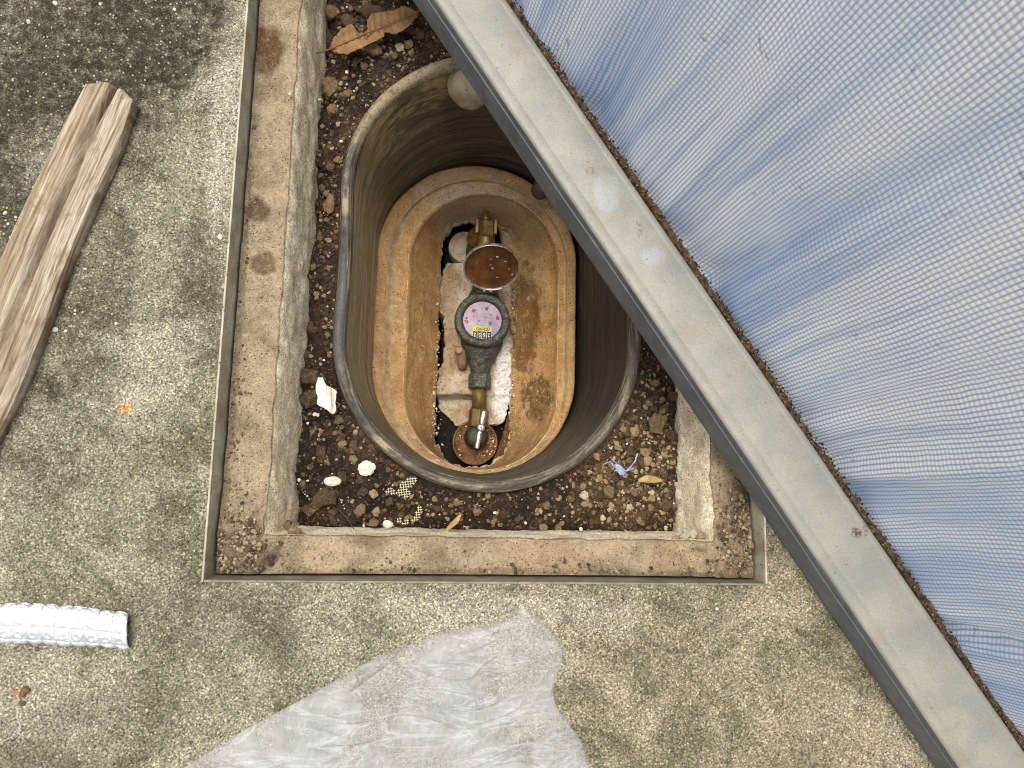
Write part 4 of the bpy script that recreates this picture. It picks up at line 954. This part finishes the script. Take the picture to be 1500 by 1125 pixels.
# ------------------------------------------------------------------ driftwood plank
MW = m_wood()
cl = [(172, 116), (135, 205), (87, 302), (46, 400), (12, 490), (-32, 590), (-84, 690)]
wd_ = [.026, .031, .0315, .0325, .034, .034, .032]
C = [at(x, y, .012) for x, y in cl]; d = np.r_[0, np.cumsum([np.linalg.norm(C[i+1]-C[i]) for i in range(len(C)-1)])]
n, m_ = 220, 150; V = []; UV = []; tt = np.linspace(0, d[-1], n)
def cpt(t): return np.array([np.interp(t, d, [c[k] for c in C]) for k in range(3)])
sm_pts = np.array([np.mean([cpt(np.clip(t+e, 0, d[-1])) for e in np.linspace(-.045, .045, 9)], 0) for t in tt])
for i, t in enumerate(tt):
    tan = sm_pts[min(i+1, n-1)]-sm_pts[max(i-1, 0)]; tan /= np.linalg.norm(tan); sd = np.array([tan[1], -tan[0], 0]); w = np.interp(t, d, wd_)
    if i < 6: w *= (.55+.45*i/6)
    for j in range(m_):
        a = 2*math.pi*j/m_; ca, sa = math.cos(a), math.sin(a)
        x = w*np.sign(ca)*abs(ca)**.75*(1+.03*vnoise(t*20, j*.3, 0, 6)); z = .0115*np.sign(sa)*abs(sa)**.6
        cr = -.004+.003*float(vnoise(t*14, 2, 0, 7))
        if sa > 0: z -= .018*math.exp(-((x-cr)/(.0021+.0008*math.sin(t*9)))**2)+.0012*float(fbm(x*260, t*14, 0, 3, 8))-.0012*math.cos(x/w*3)
        if sa < -.2: z = -.0112
        V.append(sm_pts[i]+sd*x+np.array([0, 0, z])); UV.append((x, t))
V = np.array(V)
fs = gridfaces(n, m_, True); fs.append(tuple(range(m_))[::-1]); fs.append(tuple((n-1)*m_+j for j in range(m_)))
link('wood_plank', mesh('plank', V, fs, np.array(UV)), MW, label='grey weathered wooden plank with a long dark split lying on the concrete', cat='wood plank', smooth=True)
crk = []
# ------------------------------------------------------------------ foil pipe wrap
fA, fB = at(-60, 914, 0), at(193, 921, 0); nu2, nw = 260, 90; V = []; UV = []
Lr = np.linalg.norm(fB-fA); dx = (fB-fA)/Lr; dy = np.array([-dx[1], dx[0], 0]); cell = Lr/12.0
for i in range(nu2):
    u = Lr*i/(nu2-1); t = u/Lr; hwid = .0165+.0022*math.sin(t*3); bend = -.005*(t-.5)**2*4+.003
    for j in range(nw):
        s = j/(nw-1)*2-1; a = s*1.75
        y = hwid*math.sin(a)/.98; z = .0075*math.cos(a)+.0035
        arc = s*.030
        cu = abs(((u/cell) % 1)-.5)*2; cv = abs(((arc/cell+.15) % 1)-.5)*2
        seam = max(math.exp(-((1-cu)/.12)**2), math.exp(-((1-cv)/.12)**2))
        rr = math.hypot((u/cell) % 1-.5, (arc/cell+.15) % 1-.5); emb = .0004*math.exp(-((rr-.24)/.07)**2)
        o_ = -.0012*seam+emb*1.6+.0005*float(fbm(u*180, arc*180, 0, 3, 15))+.0008*float(vnoise(u*50, arc*40, 0, 18))
        edge = 1 if i < nu2-1 else 1
        tilt = -.0035*s if i > 0 else 0
        V.append(fA+dx*(u+tilt*t)+dy*(bend+y+o_*math.sin(a)-.004*(t < .5)*(t-.5))+np.array([0, 0, max(.0012, z+o_*math.cos(a))])); UV.append((u, arc))
fo = link('foil_wrap', mesh('foil', V, gridfaces(nu2, nw, flip=True), np.array(UV)), m_foil(), label='silver quilted foil pipe wrap lying on the concrete at the left edge', cat='foil wrap', smooth=True)
sm = fo.modifiers.new('thickness', 'SOLIDIFY'); sm.thickness = .0012; sm.offset = -1
# ------------------------------------------------------------------ clear plastic bag
Lb = [(763, 889), (716, 915), (645, 925), (616, 938), (560, 958), (525, 976), (477, 1004), (430, 1030), (367, 1063), (267, 1125), (180, 1190)]
Lb = [(763, 889), (742, 903), (716, 914), (645, 925), (616, 938), (560, 958), (525, 976), (477, 1004), (430, 1030), (367, 1063), (267, 1125), (160, 1195)]
Rb = [(765, 889), (785, 900), (803, 920), (815, 935), (825, 953), (822, 970), (814, 992), (808, 1012), (814, 1032), (832, 1058), (851, 1085), (864, 1125), (880, 1195)]
def bagz(x, y, s, t):
    dome = .024*np.clip(np.minimum(s, 1-s)*5, 0, 1)**.6*np.clip(t*4+.1, 0, 1)**.7
    w = x*.82+y*.57; q = -x*.57+y*.82
    r1 = 1-np.abs(fbm(q*22+.5*fbm(w*6, q*6, 0, 2, 205), w*3, 0, 3, 201)); r2 = 1-np.abs(fbm((q*.8+w*.5)*46+.8*fbm(w*10, q*10, 0, 2, 208), w*7, 0, 3, 203))
    return .0025+dome*(.7+.2*fbm(x*12, y*12, 0, 2, 207))+.0065*r1**12*np.clip(np.minimum(s, 1-s)*8, .1, 1)+.0024*r2**10*np.clip(np.minimum(s, 1-s)*8, .2, 1)
v, f, uv = rowsheet(Lb, Rb, 260, 300, bagz, 0.0)
link('plastic_bag', mesh('bag', v, f, uv), m_bag(), label='crumpled thin clear plastic bag lying on the concrete in front of the pit', cat='plastic bag', smooth=True)

# ------------------------------------------------------------------ litter on the soil
MLF2 = m_simple('dry_leaf_brown', rgb(108, 78, 48), rgb(150, 112, 70), 40, .65, .0008, speckd=(rgb(48, 28, 16), .06), sscale=260)
# leaf blade: outline in pixels around its midrib
ribA, ribB = np.array([484., 72.]), np.array([612., 18.]); rd = (ribB-ribA); rl = np.linalg.norm(rd); rd /= rl; rn = np.array([-rd[1], rd[0]])    # rn points down the picture
upw = [(0, 2), (.08, 12), (.2, 18), (.28, 19), (.31, 17), (.335, 4), (.40, 2), (.44, 4), (.47, 17), (.55, 20), (.68, 19), (.8, 16), (.9, 15), (1.0, 2)]
dnw = [(0, 2), (.06, 12), (.14, 19), (.25, 19), (.4, 18), (.52, 16), (.57, 15), (.59, 8), (.63, 9), (.66, 15), (.74, 17), (.84, 15), (.93, 8), (1.0, 2)]
nu3, nw3 = 120, 24; V = []
for i in range(nu3):
    t = i/(nu3-1); a = np.interp(t, [p[0] for p in upw], [p[1] for p in upw]); b = np.interp(t, [p[0] for p in dnw], [p[1] for p in dnw])
    a += .8*float(fbm(t*30, 1, 0, 3, 5)); b += .8*float(fbm(t*30, 7, 0, 3, 5))
    for j in range(nw3):
        s = j/(nw3-1); o_ = -a+(a+b)*s; p = at(*(ribA+rd*rl*t+rn*o_), -.082)
        z = .0028*abs(o_/18)**1.4-.0008*math.exp(-(o_/1.5)**2)+.0014*math.sin(t*5+.6)+.0013*float(fbm(t*9, s*4, 0, 3, 6))+.0005*math.cos((t*14-abs(o_)*.03)*6.28)
        V.append(p+np.array([0, 0, z]))
leaf = link('dry_leaf', None, label='torn brown dry leaf with holes lying on the soil at the far left corner', cat='leaf')
lb_ = link('blade', mesh('leafb', V, gridfaces(nu3, nw3, flip=True)), MLF2, leaf, smooth=True)
MVN = m_simple('leaf_vein', rgb(98, 62, 40), rgb(120, 80, 54), 60, .7)
link('stalk', mesh('stalk', *tube([P3(452, 78, -.086), P3(468, 77, -.082), P3(482, 73, -.0805), P3(530, 52, -.0800), P3(575, 34, -.0800), P3(608, 20, -.0805)], [.0008, .0009, .0010, .0008, .0006, .0003], 8)), MVN, leaf, smooth=True)

def flake(name, L, R_, z, mt, label, cat, nv=24, ns=16, relief=.002, seed=1, curl=.003):
    v, f, uv = rowsheet(L, R_, nv, ns, lambda x, y, s, t: relief*fbm(x*150, y*150, 0, 3, seed)+curl*(s-.5)**2*4, z)
    o = link(name, mesh(name, v, f, uv), mt, label=label, cat=cat, smooth=True); m2 = o.modifiers.new('thickness', 'SOLIDIFY'); m2.thickness = .001; return o
MSH = m_simple('rust_streaked_white', rgb(222, 214, 200), rgb(236, 232, 224), 90, .5, .0006); 
g = G('streaked_shell'); c = g.ramp(g.noise(1, 4, .6, .5, co=g.map((170, 30, 1), rot=(0, 0, .3))), (.50, rgb(226, 220, 208)), (.62, rgb(176, 130, 92))); MSH = g.done(c, .6, g.noise(200, 4), .0005)
flake('shell_fragment', [(468, 553), (463, 565), (464, 575), (466, 583), (466, 593), (478, 598), (487, 606)], [(472, 553), (475, 560), (480, 566), (494, 573), (491, 590), (492, 600), (489, 606)], -.090, MSH,
      'jagged white flake with rusty streaks on the soil left of the tub', 'shell fragment', seed=4)
gp = rock_round(31, ICO3, .25, .5, 2.6); v = np.array(gp[0])*np.array([.0095, .0085, .0085])+at(537, 686, -.094); link('paper_lump', mesh('paper', v, gp[1]), m_simple('cream_paper', rgb(214, 200, 172), rgb(232, 224, 204), 150, .8, .001), label='crumpled cream paper lump on the soil below left of the tub', cat='paper scrap', smooth=False)
gp = rock_round(33, ICO3, .06, .5); v = np.array(gp[0])*np.array([.0105, .006, .006])+at(487, 705, -.097); link('pebble', mesh('pebble', v, gp[1]), MCH, label='smooth white oval pebble on the soil near the left ledge', cat='pebble', smooth=True)
gp = rock_round(35, ICO3, .12, .5); v = np.array(gp[0])*np.array([.0065, .005, .005])+at(568, 768, -.100); link('pebble', mesh('pebble', v, gp[1]), MCH, label='small white pebble beside the lower scrap of mesh on the soil', cat='pebble', smooth=True)
MPT = m_simple('tape_mesh_cream', rgb(196, 184, 150), rgb(214, 204, 176), 80, .7)
def scrap(cells, x0, y0, sx, sy, ang, label):
    parts = []
    ca, sa = math.cos(ang), math.sin(ang)
    def P_(i, j): x = i*sx; y = j*sy; return Vector(P3(x0+x*ca-y*sa, y0+x*sa+y*ca, -.0945+.0015*math.sin(i*.7+j*.5)))
    for j, row in enumerate(cells):
        for i, ch in enumerate(row):
            if ch == '#':
                parts.append(tube([P_(i-.5, j), P_(i+.6, j)], .00042, 5)); parts.append(tube([P_(i, j-.5), P_(i, j+.6)], .00038, 5))
    return link('tape_scrap', mesh('scrap', *joinm(parts)), MPT, label=label, cat='mesh scrap')
scrap(['.........####.', '.......######.', '......######..', '.##...#####...', '####.####.....', '..########....', '.....#####....', '.......##.....'], 564, 706, 3.7, 3.6, -.12, 'larger cream scrap of woven tape mesh half buried just below the tub rim')
scrap(['..........##', '..........##', '.........###', '.........##.', '..#.....###.', '.##.##.###..', '...###......'], 578, 746, 3.5, 3.6, -.08, 'smaller hooked cream scrap of tape mesh nearer the bottom ledge')
MGR = m_simple('dry_straw', rgb(150, 122, 74), rgb(186, 160, 110), 90, .7)
v, f, uv = rowsheet([(672, 754), (660, 765), (652, 775), (643, 784)], [(676, 754), (671, 766), (656, 777), (645, 784)], 20, 6, lambda x, y, s, t: .004*np.sin(t*3)+.0015*(s-.5)**2*4, -.092)
link('grass_blade', mesh('straw', v, f), MGR, label='dry curled straw coloured blade at the edge of the bottom ledge', cat='dry blade', smooth=True)
link('wood_chip', mesh('wc', *tube([P3(935, 704, -.093), P3(948, 701, -.091), P3(960, 703, -.091), P3(970, 704, -.093)], [.002, .005, .004, .001], 8, .4)), MGR, label='flat tan wood chip on the soil right of the tub', cat='wood chip')
MTH = m_simple('blue_plastic_thread', rgb(110, 130, 168), rgb(180, 190, 208), 200, .5)
th_ = []
for k4, pts_ in enumerate(([(896, 672), (903, 679), (908, 690), (914, 694), (922, 686), (930, 676), (934, 664)], [(900, 690), (908, 688), (918, 690), (928, 686)], [(906, 684), (912, 692), (914, 699)], [(884, 680), (894, 676), (900, 684)])):
    th_.append(tube([P3(x, y, -.091+.002*math.sin(x)) for x, y in pts_], .0007 if k4 else .0009, 6))
v, f, uv = rowsheet([(900, 680), (902, 688), (908, 696)], [(906, 680), (916, 688), (914, 696)], 10, 8, lambda x, y, s, t: .002*fbm(x*200, y*200, 0, 2, 5), -.091); th_.append((v, f))
link('thread_tangle', mesh('thr', *joinm(th_)), MTH, label='tangle of pale blue plastic thread on the gravel right of the tub', cat='thread')
MRT = m_simple('thin_root', rgb(66, 50, 40), rgb(92, 72, 56), 60, .8)
for pts_ in ([(578, 94), (590, 93), (602, 88), (614, 80), (632, 75)], [(478, 62), (486, 56), (490, 48)], [(497, 748), (508, 758), (520, 778)], [(560, 150), (566, 160), (560, 168)][:2]+[(574, 166)]):
    link('root', mesh('root', *tube([P3(x, y, -.096) for x, y in pts_], .0005, 6)), MRT, soil)
MLN = m_simple('pale_scratch', rgb(164, 158, 144), rgb(180, 174, 160), 100, .9)
def scratch(pts_):
    V = []
    for i, (x, y) in enumerate(pts_):
        a_, b_ = at(x-1.1-.5*math.sin(i), y, .0006), at(x+1.1+.4*math.sin(i*2), y, .0006); V += [a_, b_]
    link('scratch', mesh('scratch', V, [(2*i, 2*i+1, 2*i+3, 2*i+2) for i in range(len(pts_)-1)]), MLN, ground)
scratch([(24, 1035), (26, 1042), (25, 1050), (28, 1058), (29, 1066), (26, 1074), (18, 1079), (8, 1084), (-4, 1091)])
for x, y, r in ((36, 1013, 6), (33, 1029, 4), (55, 950, 3)): stone(x, y, r, 0, z=0.0, par=ground, hf=lambda a, b: 0.0)
print('objects', len(bpy.data.objects), 'tris', sum(len(o.data.polygons) for o in bpy.data.objects if o.type == 'MESH'))
